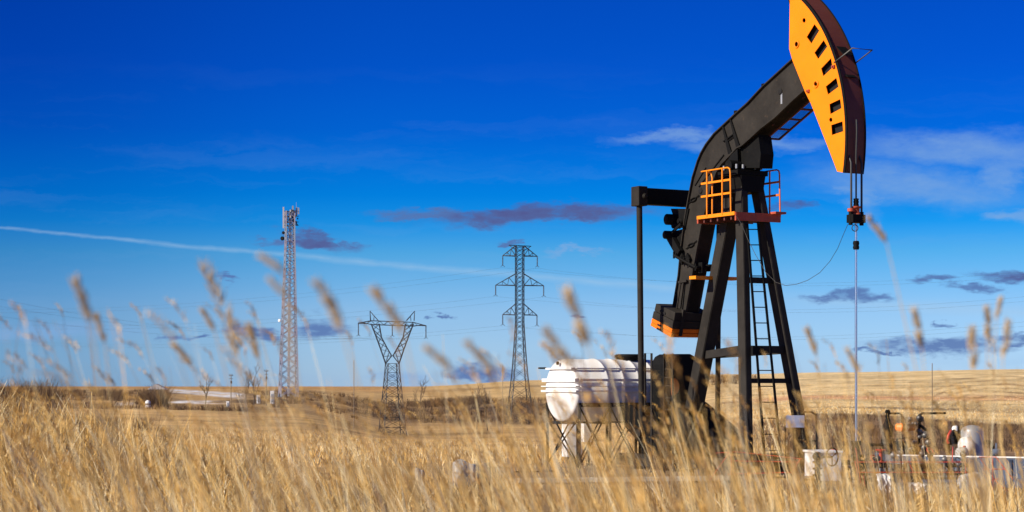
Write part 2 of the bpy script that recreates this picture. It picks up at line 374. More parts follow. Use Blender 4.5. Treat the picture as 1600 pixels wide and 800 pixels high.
# snow left lying on the north slope
rowp = 600+(EYE-Z)/np.maximum(Yd, 1)*F
s1 = band(rowp+nz2*.8, 608.5+np.clip((PX-275)/100, 0, 1)*6.0, 613.5+np.clip((PX-275)/100, 0, 1)*9.5, .5)*band(PX, 268, 378, 4)*(Yd > 300)
s2 = band(rowp+nz2*.9, 626.5, 631, .5)*band(PX, 240, 345, 5)*(Yd > 300)
s3 = band(rowp+nz2*1.5, 629, 633.5, .5)*band(PX+nz2*10, 172, 208, 3)*(Yd > 300)*np.clip(.5+nz2, 0, 1)
s1 = s1*np.clip(.72+nz2*.8, 0, 1); s2 = s2*np.clip(.45+nz2*1.3, 0, 1)
paint(s1, (.66,.70,.78)); paint(s2, (.80,.80,.84)); paint(s3, (.85,.85,.86))
def grid_mesh(name, X, Y, Z, C, wrap):
    ni, nj = X.shape; me = bpy.data.meshes.new(name)
    co = np.stack([X, Y, Z], -1).reshape(-1, 3)
    ii = np.arange(ni if wrap else ni-1); jj = np.arange(nj-1); I, J = np.meshgrid(ii, jj, indexing='ij'); I2 = (I+1) % ni
    q = np.stack([I*nj+J, I2*nj+J, I2*nj+J+1, I*nj+J+1], -1).reshape(-1, 4)[:, ::-1]
    fan = [list(np.arange(ni)*nj)] if wrap else []
    me.vertices.add(len(co)); me.vertices.foreach_set('co', co.ravel().astype(np.float32))
    nl = q.size+(ni if wrap else 0); me.loops.add(nl)
    li = q.ravel(); ls = np.arange(0, q.size, 4); lt = np.full(len(q), 4)
    if wrap: li = np.concatenate([li, np.array(fan[0])[::-1]]); ls = np.append(ls, q.size); lt = np.append(lt, ni)
    me.loops.foreach_set('vertex_index', li.astype(np.int32)); me.polygons.add(len(ls))
    me.polygons.foreach_set('loop_start', ls.astype(np.int32)); me.polygons.foreach_set('loop_total', lt.astype(np.int32))
    me.polygons.foreach_set('use_smooth', np.ones(len(ls), bool))
    me.update(calc_edges=True); me.validate()
    ca = me.color_attributes.new('cover', 'FLOAT_COLOR', 'POINT')
    ca.data.foreach_set('color', np.concatenate([C.reshape(-1, 3), np.ones((len(co), 1))], 1).ravel().astype(np.float32))
    o = bpy.data.objects.new(name, me); COL.objects.link(o); return o
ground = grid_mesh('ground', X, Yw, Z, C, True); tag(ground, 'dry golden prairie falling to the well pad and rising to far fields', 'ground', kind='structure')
gm = bpy.data.materials.new('ground'); gm.use_nodes = True; t = gm.node_tree; b = t.nodes['Principled BSDF']
at = t.nodes.new('ShaderNodeAttribute'); at.attribute_name = 'cover'
geo = t.nodes.new('ShaderNodeNewGeometry')
def gn(scale, det, r=.6):
    n = t.nodes.new('ShaderNodeTexNoise'); n.inputs['Scale'].default_value = scale; n.inputs['Detail'].default_value = det; n.inputs['Roughness'].default_value = r
    t.links.new(geo.outputs['Position'], n.inputs['Vector']); return n
na, nb, nc = gn(.05, 12, .72), gn(1.3, 8, .7), gn(.012, 10, .7)
def mr(src, lo, hi, a, b_):
    n = t.nodes.new('ShaderNodeMapRange'); t.links.new(src, n.inputs[0])
    for i, v in enumerate((lo, hi, a, b_)): n.inputs[i+1].default_value = v
    return n.outputs[0]
def mu(a, b_):
    n = t.nodes.new('ShaderNodeMath'); n.operation = 'MULTIPLY'; t.links.new(a, n.inputs[0]); t.links.new(b_, n.inputs[1]); return n.outputs[0]
fac = mu(mu(mr(na.outputs['Fac'], .35, .65, .62, 1.30), mr(nb.outputs['Fac'], .3, .7, .62, 1.35)), mr(nc.outputs['Fac'], .35, .65, .82, 1.15))
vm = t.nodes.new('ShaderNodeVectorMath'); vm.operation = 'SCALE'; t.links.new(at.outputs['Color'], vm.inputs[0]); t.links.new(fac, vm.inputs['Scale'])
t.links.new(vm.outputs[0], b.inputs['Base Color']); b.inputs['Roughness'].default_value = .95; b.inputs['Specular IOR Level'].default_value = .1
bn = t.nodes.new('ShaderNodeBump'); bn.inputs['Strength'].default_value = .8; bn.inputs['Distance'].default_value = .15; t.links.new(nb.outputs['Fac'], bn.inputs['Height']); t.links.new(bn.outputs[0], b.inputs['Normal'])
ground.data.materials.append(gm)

# ------------------------------------------------------------------ pumping unit frame: u towards the well, w towards the left-front, z up
TH = R_(60); ua = Vector((math.cos(TH), -math.sin(TH), 0)); wb = Vector((-math.sin(TH), -math.cos(TH), 0)); ZZ = Vector((0,0,1))
ORG = Vector(((1160-800)/F*55.0, 55.0, 0)); PZ = EYE+6.35; RAD = 4.8
def G(u, w, z): return ORG+ua*u+wb*w+ZZ*z
def UZ(px, py, w):
    """where the sight line through a photo point meets the upright plane w"""
    d = Vector(((px-800)/F, 1, (600-py)/F)); o = ORG+wb*w; t_ = o.dot(wb)/d.dot(wb); p = d*t_
    return (p-ORG).dot(ua), p.z+EYE
def pw(px, py, w): u, z = UZ(px, py, w); return G(u, w, z)

pj = empty('pumpjack', G(0, 0, 0), 'tall black oil pumpjack with orange horse head standing on the well pad', 'pumpjack')
def part(mb, name, m, parent=pj, bevel=0): return mb.build(name, m, parent, bevel)

# horse head: two side plates with slots cut through, curved front plate
TW = .27
import bmesh
HC = (0.0, PZ)
hpoly = []
for px, py in [(1240,-24),(1234,0),(1233,76),(1238,94),(1258,144),(1267,162),(1300,247),(1308,268)]: hpoly.append(UZ(px, py, TW))
botu, botz = UZ(1320, 270, TW)
a0 = math.atan2(botz-PZ, RAD); topu, topz = UZ(1241, -26, TW); a1 = math.acos(min(1, max(-1, topu/RAD)))
def arcpt(al, r=RAD): return (r*math.cos(al), PZ+r*math.sin(al))
a0 = math.asin((botz-PZ)/RAD)
# arc top where z reaches the top of the left edge
a1 = math.asin(min(.99, (topz+.10-PZ)/RAD))
arc = [arcpt(a0+(a1-a0)*i/36) for i in range(37)]
outline = hpoly+arc
slots = [[(391,126),(411,155),(378,212),(358,183)],[(436,206),(451,235),(413,290),(397,262)],[(472,296),(478,338),(439,376),(430,342)],
         [(498,394),(507,434),(463,468),(454,432)],[(517,500),(522,540),(476,566),(472,522)],[(528,611),(531,655),(484,671),(481,627)]]
slots = [[UZ(1150+x/3.2, y/3.2, TW) for x, y in s] for s in slots]
slots = [[(sum(q[0] for q in s)/4+(p[0]-sum(q[0] for q in s)/4)*1.2, sum(q[1] for q in s)/4+(p[1]-sum(q[1] for q in s)/4)*1.14) for p in s] for s in slots]
rounds = [(340,102,8,12),(303,222,8,12),(399,421,7,10),(474,599,8,11)]
def circ(cx, cy, rx, ry, n=14): return [UZ(1150+(cx+rx*math.cos(2*math.pi*i/n))/3.2, (cy+ry*math.sin(2*math.pi*i/n))/3.2, TW) for i in range(n)]
holes = slots+[circ(*r) for r in rounds]
def plate_with_holes(name, w, thick, m, parent):
    bm = bmesh.new()
    def loop(pts):
        vs = [bm.verts.new((p[0], 0, p[1])) for p in pts]
        return [bm.edges.new((vs[i], vs[(i+1) % len(vs)])) for i in range(len(vs))]
    es = loop(outline)
    for h in holes: es += loop(h)
    bmesh.ops.triangle_fill(bm, use_beauty=True, use_dissolve=False, edges=es)
    def inside(p, poly):
        c = False; n = len(poly)
        for i in range(n):
            x1, y1 = poly[i]; x2, y2 = poly[i-1]
            if (y1 > p[1]) != (y2 > p[1]) and p[0] < (x2-x1)*(p[1]-y1)/(y2-y1)+x1: c = not c
        return c
    kill = [f for f in bm.faces if any(inside((f.calc_center_median().x, f.calc_center_median().z), h) for h in holes)]
    bmesh.ops.delete(bm, geom=kill, context='FACES')
    r = bmesh.ops.extrude_face_region(bm, geom=bm.faces[:])
    bmesh.ops.translate(bm, vec=(0, thick, 0), verts=[e for e in r['geom'] if isinstance(e, bmesh.types.BMVert)])
    off = w
    for v in bm.verts:
        p = G(v.co.x, off-v.co.y, v.co.z)-pj.location; v.co = p
    bmesh.ops.recalc_face_normals(bm, faces=bm.faces)
    me = bpy.data.meshes.new(name); bm.to_mesh(me); bm.free(); me.materials.append(m)
    o = bpy.data.objects.new(name, me); COL.objects.link(o); o.parent = parent; return o

hd = plate_with_holes('horse_head', TW, .02, m_head, pj)
far_plate = plate_with_holes('far_side_plate', -TW+.02, .02, m_head, hd); far_plate.parent = hd
mb = MB()   # curved front plate plus the closing plates behind
r1 = RAD-.015
for i in range(36):
    A0, A1 = a0+(a1-a0)*i/36, a0+(a1-a0)*(i+1)/36
    p = [arcpt(A0, RAD+.03), arcpt(A1, RAD+.03), arcpt(A1, RAD-.02), arcpt(A0, RAD-.02)]
    mb.prism([G(q[0], TW+.035, q[1]) for q in p], wb*-(2*TW+.07))
part(mb, 'cable_track', m_maroon, hd)
mb = MB()   # dark rims of the track
for w in (TW+.03, -TW-.03+.0):
    mb.cut()
    for i in range(36):
        A0, A1 = a0+(a1-a0)*i/36, a0+(a1-a0)*(i+1)/36
        p = [arcpt(A0, RAD+.06), arcpt(A1, RAD+.06), arcpt(A1, RAD-.025), arcpt(A0, RAD-.025)]
        mb.prism([G(q[0], w+.012, q[1]) for q in p], wb*-.024)
part(mb, 'track_rim', m_dark, hd)
mb = MB()   # inner bulkheads of the hollow head
hp3 = hpoly[1:]
for (p, q) in zip(hp3[:-1], hp3[1:]):
    mb.prism([G(p[0], TW-.03, p[1]), G(q[0], TW-.03, q[1]), G(q[0]+.03, TW-.03, q[1]), G(p[0]+.03, TW-.03, p[1])], wb*-(2*TW-.06))
for (px1, py1, px2, py2) in [(1258,25,1312,25+60),(1262,70,1318,120),(1265,110,1320,160)]:
    p, q = UZ(px1, py1, TW), UZ(px2, py2, TW); mb.prism([G(p[0], .15, p[1]), G(q[0], .15, q[1]), G(q[0], .13, q[1]+.02)], wb*-.3)
p, q = hpoly[-1], arc[0]
mb.prism([G(p[0], TW-.03, p[1]), G(q[0], TW-.03, q[1]), G(q[0], TW-.03, q[1]+.03), G(p[0], TW-.03, p[1]+.03)], wb*-(2*TW-.06))
part(mb, 'bulkhead', m_dark, hd)
mb = MB(); shade_pts = [(u-.05 if u > 2.9 else u+.06, z) for u, z in hpoly]+[arcpt(a0+(a1-a0)*i/20, RAD-.08) for i in range(21)]
mb.prism([G(u, TW-.12, z) for u, z in shade_pts], wb*-.02); part(mb, 'slot_shade_sheet', m_hole, hd)  # added black sheet that puts shade behind the head's slots
mb = MB()
for cx, cy in ((303,222),(399,421)): mb.cut(); mb.torus(pw(1150+cx/3.2, cy/3.2, TW+.01), wb, .085, .02, 16, 5)
part(mb, 'hole_ring', m_orange, hd)
mb = MB()
for cx, cy in ((487,333),(360,455)):
    mb.cut(); c = pw(1150+cx/3.2, cy/3.2, TW+.02); mb.box(c, ua*.05, wb*.03, ZZ*.035); mb.tube([c-wb*.03, c+wb*.06], .02)
part(mb, 'bracket', m_darkred, hd)
# wire guard hoop round the front of the head
h0 = pw(1303, 98, TW+.05); h1 = pw(1332, 75, TW+.05); du = h1-h0
h3 = h0-wb*(2*TW+.1); h2 = h1-wb*(2*TW+.1)
mb = MB(); mb.tube([h0, h1, h2, h3], .018, 6); part(mb, 'guard_hoop', m_cable, hd)

# walking beam (bent), side plates traced on the plane of its near web
BW = .21
top = [(1262,72),(1239,91),(1192,134),(1168,160),(1150,176),(1131,194),(1116,208),(1103,225),(1095,239),(1090,251),(1082,277),(1077,303),(1070,342),(1064,387),(1060,430),(1052,478)]
bot = [(1275,124),(1258,141),(1241,156),(1212,184),(1190,201),(1166,223),(1160,228),(1152,232),(1136,249),(1128,257),(1120,270),(1112,293),(1104,325),(1097,353),(1090,390),(1081,440),(1072,490)]
tp = [UZ(x, y, BW) for x, y in top]; bp = [UZ(x, y, BW) for x, y in bot]
mb = MB(); mb.prism([G(u, BW-.03, z) for u, z in tp+bp[::-1]], wb*-(2*BW-.06))
beam = part(mb, 'walking_beam', m_black)
def flange(pts, name, off):
    mb = MB()
    for (p, q) in zip(pts[:-1], pts[1:]):
        d = Vector((q[0]-p[0], q[1]-p[1])).normalized(); n = Vector((-d.y, d.x))*off; bw_ = BW+.035
        e = d*.004
        mb.prism([G(p[0]-e.x, bw_, p[1]-e.y), G(q[0]+e.x, bw_, q[1]+e.y), G(q[0]+n.x+e.x, bw_, q[1]+n.y+e.y), G(p[0]+n.x-e.x, bw_, p[1]+n.y-e.y)], wb*-(2*bw_))
    return part(mb, name, m_black, beam)
flange(tp, 'top_flange', .035); flange(bp, 'bottom_flange', -.035)
mb = MB()   # stiffeners and web lines
for (x0, y0, x1, y1) in [(1130,196,1142,241),(1142,186,1155,232)]:
    mb.cut(); mb.prism([pw(x0-1, y0, BW-.02), pw(x0+1, y0, BW-.02), pw(x1+3, y1, BW-.02), pw(x1-3, y1, BW-.02)], wb*.035)
mb.cut(); mb.bar(pw(1130,221,BW+.0), pw(1148,208,BW+.0), .03); mb.bar(pw(1134,222,BW), pw(1146,214,BW), .02)
mb.cut(); mb.bar(pw(1131,242,BW-.015), pw(1092,292,BW-.015), .025, .03, ua); mb.cut(); mb.bar(pw(1103,262,BW-.015), pw(1086,290,BW-.015), .02, .03, ua)
part(mb, 'stiffener', m_dark, beam)
mb = MB()   # lifting eyes on the web
for cx, cy in ((1083,312),(1079.5,383)):
    pts = []
    for i in range(13):
        q = 2*math.pi*i/12; x = math.cos(q)*5; y = math.sin(q)*2.4; pts.append(pw(cx+x*.86+y*.5, cy-x*.5+y*.86, BW+.0))
    mb.cut(); mb.tube(pts, .018, 5)
    mb.tube([pw(cx+4, cy-3, BW), pw(cx+9, cy-7, BW)], .014, 5); mb.tube([pw(cx-4, cy+3, BW), pw(cx-8, cy+6, BW)], .014, 5)
part(mb, 'lifting_eye', m_dark, beam)
mb = MB()
for cx, cy in ((1094.5,298),(1219,143)):
    mb.cut(); c = pw(cx, cy, BW-.02); mb.lathe(c, wb, [(0, .085), (.012, .085), (.012, .04)], 16)
part(mb, 'web_hole', m_hole, beam)
mb = MB(); c = pw(1221, 153, BW-.028); mb.box(c, ua*.035+ZZ*.0, wb*.002, ZZ*.16); part(mb, 'rust_streak', m_grey, beam)
mb = MB()   # little catches along the top flange
for x, y in ((1193,132),(1150,174)): mb.cut(); mb.box(pw(x, y+1, 0), ua*.05, wb*.04, ZZ*.04)
part(mb, 'flange_catch', m_dark, beam)

# maintenance grating under the front of the beam
e0, e1 = UZ(1192, 203, -BW), UZ(1262, 141, -BW)
c0 = G(e0[0]+.10, -BW-.06, e0[1]-.24); c1_ = G(e1[0]+.10, -BW-.06, e1[1]-.24); wv_ = wb*-.42
wk = MB()
for k in (0, 1): wk.bar(c0+wv_*k, c1_+wv_*k, .05)
for k in range(5): q = c0.lerp(c1_, k/4); wk.bar(q, q+wv_, .05)
for k in (0, 1.33, 2.66, 4): q = c0.lerp(c1_, k/4); wk.bar(q-ZZ*.0+wb*.30, q+wv_*.2+ZZ*.28, .04); 
cat = part(wk, 'hanging_grating', m_maroon)
gm_ = MB()
for k in range(1, 40): q = c0.lerp(c1_, k/40); gm_.bar(q+wv_*.03, q+wv_*.97, .006)
for k in range(1, 9): gm_.bar(c0.lerp(c1_, .01)+wv_*(k/9), c0.lerp(c1_, .99)+wv_*(k/9), .006)
part(gm_, 'mesh', m_dark, cat)

# saddle bearing between the beam and the post
mb = MB()
mb.prism([pw(1152,231,.22), pw(1166,222,.22), pw(1180,210,.22), pw(1184,240,.22), pw(1182,262,.22), pw(1150,262,.22), pw(1152,245,.22)], wb*-.44)
mb.v = [tuple(Vector(v)-wb*.10) for v in mb.v]
mb.prism([pw(1130,262,.24), pw(1142,242,.24), pw(1152,233,.24), pw(1153,252,.24), pw(1146,262,.24), pw(1136,266,.24)], wb*-.05)
sad = part(mb, 'saddle', m_dark)
mb = MB(); mb.tube([G(.02, -.5, PZ-.35), G(.02, .5, PZ-.35)], .16, 16)
part(mb, 'saddle_bearing', m_dark)
mb = MB()
for w in (-.42, -.2, .2, .42):
    for u in (-.28, .3): mb.cut(); c = G(u, w, UZ(1160, 266, 0)[1]); mb.tube([c, c+ZZ*.12], .035, 6)
part(mb, 'anchor_bolt', m_grey)

# samson post
zc = UZ(1163, 268, 0)[1]; zc2 = UZ(1163, 276, 0)[1]; zb = UZ(1163, 294, 0)[1]
mb = MB(); mb.box(G(.02, 0, (zc+zc2)/2), ua*.46, wb*.52, ZZ*((zc-zc2)/2)); 
mb.prism([G(.50,-.42,zc2-.01), G(.50,.42,zc2-.01), G(.50,.34,zb-.15), G(.50,-.34,zb-.15)], ua*-.9)
part(mb, 'post_cap', m_dark, bevel=.01)
def channel_leg(p, q, wu, ww, name='post_leg'):
    mb = MB(); d = (q-p).normalized(); mb.bar(p, q, ww, wu, wb); o = part(mb, name, m_black, bevel=.008)
    mb = MB()
    for s in (-1, 1): mb.bar(p+wb*(s*(ww/2+.008))+ua*(wu*.42), q+wb*(s*(ww/2+.008))+ua*(wu*.42), .02, .05, wb)
    part(mb, 'leg_rib', m_black, o); return o
l2t, l2b = G(.28, .26, zb+.1), G(1.56, 1.02, .3)
l3t, l3b = G(.28, -.26, zb+.1), G(1.56, -1.02, .3)
channel_leg(l2t, l2b, .36, .16); channel_leg(l3t, l3b, .36, .17)
rl_t = pw(1148, 300, .0); rl_b = pw(1084, 640, 0)
channel_leg(rl_t, rl_b, .40, .36)
def on(p, q, z): return p.lerp(q, (z-p.z)/(q.z-p.z))
mb = MB()
z545 = UZ(1195, 546, 0)[1]; z595 = UZ(1195, 595, 0)[1]; z438 = UZ(1185, 438, 0)[1]; z690 = .55
for z, h in ((z545, .2), (z595, .13), (z438, .16), (z690, .16)):
    mb.cut(); mb.bar(on(l2t, l2b, z), on(l3t, l3b, z), .1, h, ua)
mb.cut(); mb.bar(on(l2t, l2b, z545)+wb*.02, on(rl_t, rl_b, z545-.12), .1, .22, wb)
mb.cut(); mb.bar(on(l3t, l3b, z545)-wb*.02, on(rl_t, rl_b, z545-.12), .1, .22, wb)
part(mb, 'cross_brace', m_black)
mb = MB(); zz_ = UZ(1120, 434.5, 0)[1]; uo = UZ(1116, 434, 0)[0]
mb.box(G(uo+.02, .02, zz_), ua*.16, wb*.74, ZZ*.045); part(mb, 'work_plank', m_orange)

# service platform with railings
PWD = .76; zp = UZ(1149, 333, PWD)[1]; uf = UZ(1149, 331, PWD)[0]; ur = UZ(1090, 341, PWD)[0]
mb = MB(); mb.box(G((uf+ur)/2, 0, zp-.02), ua*((uf-ur)/2-.03), wb*(PWD-.03), ZZ*.02)
for u in np.linspace(ur+.25, uf-.25, 5): mb.box(G(u, 0, zp-.10), ua*.03, wb*(PWD-.04), ZZ*.055)
plat = part(mb, 'service_platform', m_maroon)
mb = MB()
for w in (PWD, -PWD): mb.cut(); mb.box(G((uf+ur)/2, w, zp), ua*((uf-ur)/2), wb*.03, ZZ*.048)
part(mb, 'side_board', m_orange, plat)
mb = MB(); mb.box(G(uf, 0, zp-.08), ua*.03, wb*PWD, ZZ*.115); mb.cut(); mb.box(G(ur, 0, zp-.06), ua*.03, wb*PWD, ZZ*.1); mb.cut()
mb.box(G(uf+.12, -PWD*.80, zp+.05), ua*.12, wb*.18, ZZ*.03)
part(mb, 'front_board', m_darkred, plat)  # front's shade put into a darker red than the side boards
def railing(w, u0, u1, posts, extra=None):
    mb = MB(); tp_, md, lo = zp+1.27, zp+.93, zp+.57
    mb.tube([G(u0, w, tp_), G(u1-.12, w, tp_), G(u1-.03, w, tp_-.04), G(u1, w, tp_-.14), G(u1+.03, w, zp)], .022, 8)
    for z in (md, lo): mb.bar(G(u0, w, z), G(u1, w, z), .04, .055, wb)
    for u in posts: mb.tube([G(u, w+.03, zp), G(u, w+.03, tp_)], .024, 8)
    if extra: 
        u = extra; mb.tube([G(u, w-.10, zp), G(u, w-.10, tp_-.2), G(u-.06, w-.10, tp_-.06), G(u-.2, w-.08, tp_-.02)], .024, 8)
    return part(mb, 'railing', m_rail)
R1 = railing(PWD, UZ(1096,270,PWD)[0], UZ(1141,262,PWD)[0], [UZ(1106,300,PWD)[0], UZ(1130,300,PWD)[0]], UZ(1113,300,PWD-.1)[0])
R1.data.materials[0] = m_orange
railing(-PWD, UZ(1180,268,-PWD)[0], UZ(1218,268,-PWD)[0], [UZ(1204,300,-PWD)[0]])

# ladder up the front of the post
def lp(px, py, u): 
    d = Vector(((px-800)/F, 1, (600-py)/F)); o = ORG+ua*u; t_ = o.dot(ua)/d.dot(ua); return d*t_+ZZ*EYE
LA, LB = lp(1167.5, 350, .72), lp(1195, 720, 1.95); RA, RB = lp(1184.5, 350, .72), lp(1221, 720, 1.95)
mb = MB(); mb.bar(LA, LB, .06, .04, wb); mb.bar(RA, RB, .06, .04, wb)
lad = part(mb, 'ladder', m_dark)
nr = 15; 
for k in range(nr):
    f_ = (k+.35)/nr; mb = MB(); mb.tube([LA.lerp(LB, f_), RA.lerp(RB, f_)], .016, 6); part(mb, 'rung', m_dark, lad)
mb = MB(); c = LA.lerp(LB, .54); mb.box(c, ua*.05, wb*.16, ZZ*.12); part(mb, 'bracket', m_dark, lad)

# equalizer and pitmans
ue, ze = UZ(1062, 311, 0); HWE = 1.40
mb = MB()
mb.prism([G(ue+.17, HWE+.12, ze+.25), G(ue+.17, -HWE-.12, ze+.25), G(ue+.17, -HWE-.12, ze-.22), G(ue+.17, HWE+.12, ze-.22)], ua*-.34)
eq = part(mb, 'equalizer', m_dark, bevel=.02)
mb = MB()
for w in (HWE, -HWE):
    mb.cut(); mb.box(G(ue, w, ze+.01), ua*.20, wb*.155, ZZ*.28)
part(mb, 'end_box', m_black, eq, .02)
mb = MB()
for w in (HWE, -HWE): mb.cut(); mb.lathe(G(ue+.2, w-.05, ze), ua, [(0, .085), (.04, .085), (.04, .05), (.07, .05)], 14)
part(mb, 'pin', m_black, eq)
for s in (1, -1):
    mb = MB(); mb.tube([G(ue, s*HWE, ze-.2), G(ue+.02, s*(HWE-.07), 1.05)], .085 if s > 0 else .075, 12)
    part(mb, 'pitman', m_black)
# hardware under the equalizer: centre bearing, hook and chain bracket
mb = MB()
def disc(px, py, w, r, t_=.12): mb.lathe(pw(px, py, w), wb, [(-t_, r), (t_, r), (t_, r*.6), (t_+.03, r*.6)], 16)
disc(1047, 343, .35, .16); disc(1044, 367, .4, .12); disc(1057, 352, .2, .1); disc(1066, 346, .2, .09)
mb.prism([pw(1048,326,.22), pw(1076,326,.22), pw(1070,356,.22), pw(1058,356,.22)], wb*-.4)
mb.bar(pw(1041,372,.35), pw(1064,350,.35), .05, .07, wb); mb.bar(pw(1046,368,.3), pw(1062,396,.3), .12, .24, wb)
mb.prism([pw(1050,362,.2), pw(1066,358,.2), pw(1066,402,.2), pw(1058,398,.2)], wb*-.3)
part(mb, 'centre_bearing', m_dark)
mb = MB()
pa, pb_ = pw(1053, 399, .45), pw(1087, 418, .3); mb.tube([pa, pb_], .045, 8)
for k in (0, .35, .7, 1): q = pa.lerp(pb_, k); mb.tube([q-ZZ*.09, q+ZZ*.11], .03, 6)
mb.tube([pb_, pb_-wb*.75], .06, 8)
for k in (.2, .45, .75): q = pb_-wb*k; mb.box(q, ua*.09, wb*.04, ZZ*(.10+.05*(k == .2)))
for x in (1068, 1076.5): mb.prism([pw(x-1,395,BW+.02), pw(x+3,404,BW+.02), pw(x-1,414,BW+.02), pw(x-5,404,BW+.02)], wb*.05)
part(mb, 'clamp_bar', m_dark, beam)

# counterweight on the tail of the beam
CW = .66
cw = [UZ(*p, CW) for p in ((1024,474),(1054,488),(1048,527.5),(1016,509))]
def lrp(p, q, t_): return (p[0]+(q[0]-p[0])*t_, p[1]+(q[1]-p[1])*t_)
ctr = ((cw[0][0]+cw[2][0])/2, (cw[0][1]+cw[2][1])/2)
lay = [0, .335, .655, .83, 1.0]
cwo = None
for k in range(4):
    t0, t1 = lay[k]+.008, lay[k+1]-.008
    pp = [lrp(cw[0], cw[3], t0), lrp(cw[1], cw[2], t0), lrp(cw[1], cw[2], t1), lrp(cw[0], cw[3], t1)]
    g = .02 if k == 0 else 0
    mb = MB(); mb.prism([G(u, CW-g, z) for u, z in pp], wb*-(2*CW-2*g))
    if k < 3:
        mid = lrp(lrp(pp[0], pp[3], .5), lrp(pp[1], pp[2], .5), .45)
    o = mb.build('weight_slab' if k else 'counterweight', m_black if k < 2 else m_weight, pj if k == 0 else cwo, .012)
    if k == 0: cwo = o
mb = MB()
for t_ in (.18, .48, .74, .90):
    p = lrp(lrp(cw[0], cw[3], t_), lrp(cw[1], cw[2], t_), .42); d = Vector((cw[1][0]-cw[0][0], cw[1][1]-cw[0][1])).normalized()*.14; mb.cut()
    mb.prism([G(p[0]-d.x, CW+.004, p[1]-d.y), G(p[0]+d.x, CW+.004, p[1]+d.y), G(p[0]+d.x, CW+.004, p[1]+d.y-.06), G(p[0]-d.x, CW+.004, p[1]-d.y-.06)], wb*-.03)
part(mb, 'slot', m_hole, cwo)
mb = MB()
for w in (.35, -.35):
    mb.cut(); p = lrp(cw[0], cw[1], .8); q = lrp(cw[3], cw[2], .8)
    mb.bar(G(p[0]+.22, w, p[1]+.02), G(q[0]+.22, w, q[1]-.02), .10, .08, wb)
mb.cut(); p = lrp(cw[0], cw[1], .55); mb.bar(G(p[0], .28, p[1]), G(p[0]+.18, .26, p[1]+.75), .03); mb.bar(G(p[0]+.14, .26, p[1]), G(p[0]+.28, .24, p[1]+.75), .05)
mb.bar(G(p[0]+.1, .28, p[1]+.75), G(p[0]+.45, .24, p[1]+.78), .06)
part(mb, 'retaining_strap', m_black, cwo)

# gear reducer, cranks, skid
ug = -3.75
prof = []
for px, py in ((1050,640),(1050,568),(1056,557),(1063,553),(1079,553),(1088,558),(1095,572),(1099,600),(1104,640)): prof.append(lp(px, py, ug+.6))
mb = MB(); n_ = [Vector(p) for p in prof]; mb.prism(n_, ua*-1.1); part(mb, 'gear_reducer', m_dark, bevel=.03)
mb = MB()
mb.box(G(ug+.05, 0, .95), ua*.6, wb*.5, ZZ*.75)
mb.prism([G(ug+.6, .5, 2.0), G(-2.3, .3, 1.7), G(-1.6, .3, .45), G(ug+.6, .5, .45)], wb*-1.0)
part(mb, 'reducer_pedestal', m_dark)
mb = MB()
for w in (-.62, .62): mb.bar(G(-5.3, w, .28), G(2.3, w, .28), .2, .35, wb)
for u in (-5.2, -3.5, -1.5, .2, 2.2): mb.bar(G(u, -.6, .28), G(u, .6, .28), .2, .3, ua)
part(mb, 'skid', m_black)
for w in (1.28, -1.28):
    mb = MB(); s0 = (ug, 1.65)
    pts = [(-.30,.25),(.1,.32),(1.5,-.35),(2.15,-.75),(2.0,-1.15),(1.2,-1.15),(-.1,-.35)]
    mb.prism([G(s0[0]+p, w+.1, s0[1]+q) for p, q in pts], wb*-.2); cr_ = part(mb, 'crank', m_dark)
    mb = MB(); mb.lathe(G(ug+.85, w-.25, 1.1), wb, [(0, .12), (.5, .12)], 14); part(mb, 'crank_pin', m_black, cr_)
mb = MB(); mb.tube([G(ug, -1.2, 1.65), G(ug, 1.2, 1.65)], .13, 12); part(mb, 'crank_shaft', m_dark)
mb = MB()
c = lp(1049, 604, ug+1.0); pts = [c+wb*(.24*math.cos(q)-.0)+ZZ*(.36*math.sin(q)) for q in np.linspace(-math.pi/2, math.pi/2, 10)]
pts = [c-wb*(.0+.2*math.cos(q))+ZZ*(.24*math.sin(q)) for q in np.linspace(-math.pi/2, math.pi/2, 10)]
mb.prism(pts, ua*.12); part(mb, 'belt_guard', m_brightorange)

# bridle, carrier bar, polished rod
uc = RAD+.075
def wat(px): return -((px-(800+F*(ORG+ua*uc).x/(ORG+ua*uc).y)))/(F*.866/(ORG+ua*uc).y)
zc_t = UZ(1337, 336, 0)[1]; 
zr = lambda py: EYE+(600-py)/F*(ORG+ua*uc).y
mb = MB()
for px in (1329, 1347):
    mb.cut()
    w = wat(px); pts = [G(uc, w, zr(338)), G(uc, w, botz+.25), G(uc-.12, w, botz+.5)]
    mb.tube(pts, .028, 8)
mb.cut(); mb.tube([G(uc, wat(1337.5), zr(318)), G(uc, wat(1337.5), PZ-.5)]+[G(uc*math.cos(q)+.03, wat(1337.5), PZ+uc*math.sin(q)) for q in (.02, .08)], .022, 8)
part(mb, 'bridle', m_cable)
mb = MB(); wm = wat(1337.5)
mb.box(G(uc, wm, zr(342)), ua*.13, wb*.21, ZZ*.105)
for px in (1328, 1347): mb.tube([G(uc, wat(px), zr(331)), G(uc, wat(px), zr(352))], .055, 10)
cbar = part(mb, 'carrier_bar', m_dark, bevel=.01)
mb = MB(); mb.lathe(G(uc, wm, zr(336)), ZZ, [(0,.12),(.04,.12),(.04,.09),(.17,.09),(.17,.115),(.22,.115)], 14); mb.lathe(G(uc, wat(1328.5), zr(331)), ZZ, [(0,.09),(.08,.09)], 10); part(mb, 'load_cell', m_darkred, cbar)
mb = MB(); mb.lathe(G(uc, wm, zr(323)), ZZ, [(0,.06),(.04,.075),(.08,.06),(.12,.075),(.16,.06),(.2,.075),(.21,.05)], 12); part(mb, 'rod_clamp', m_dark, cbar)
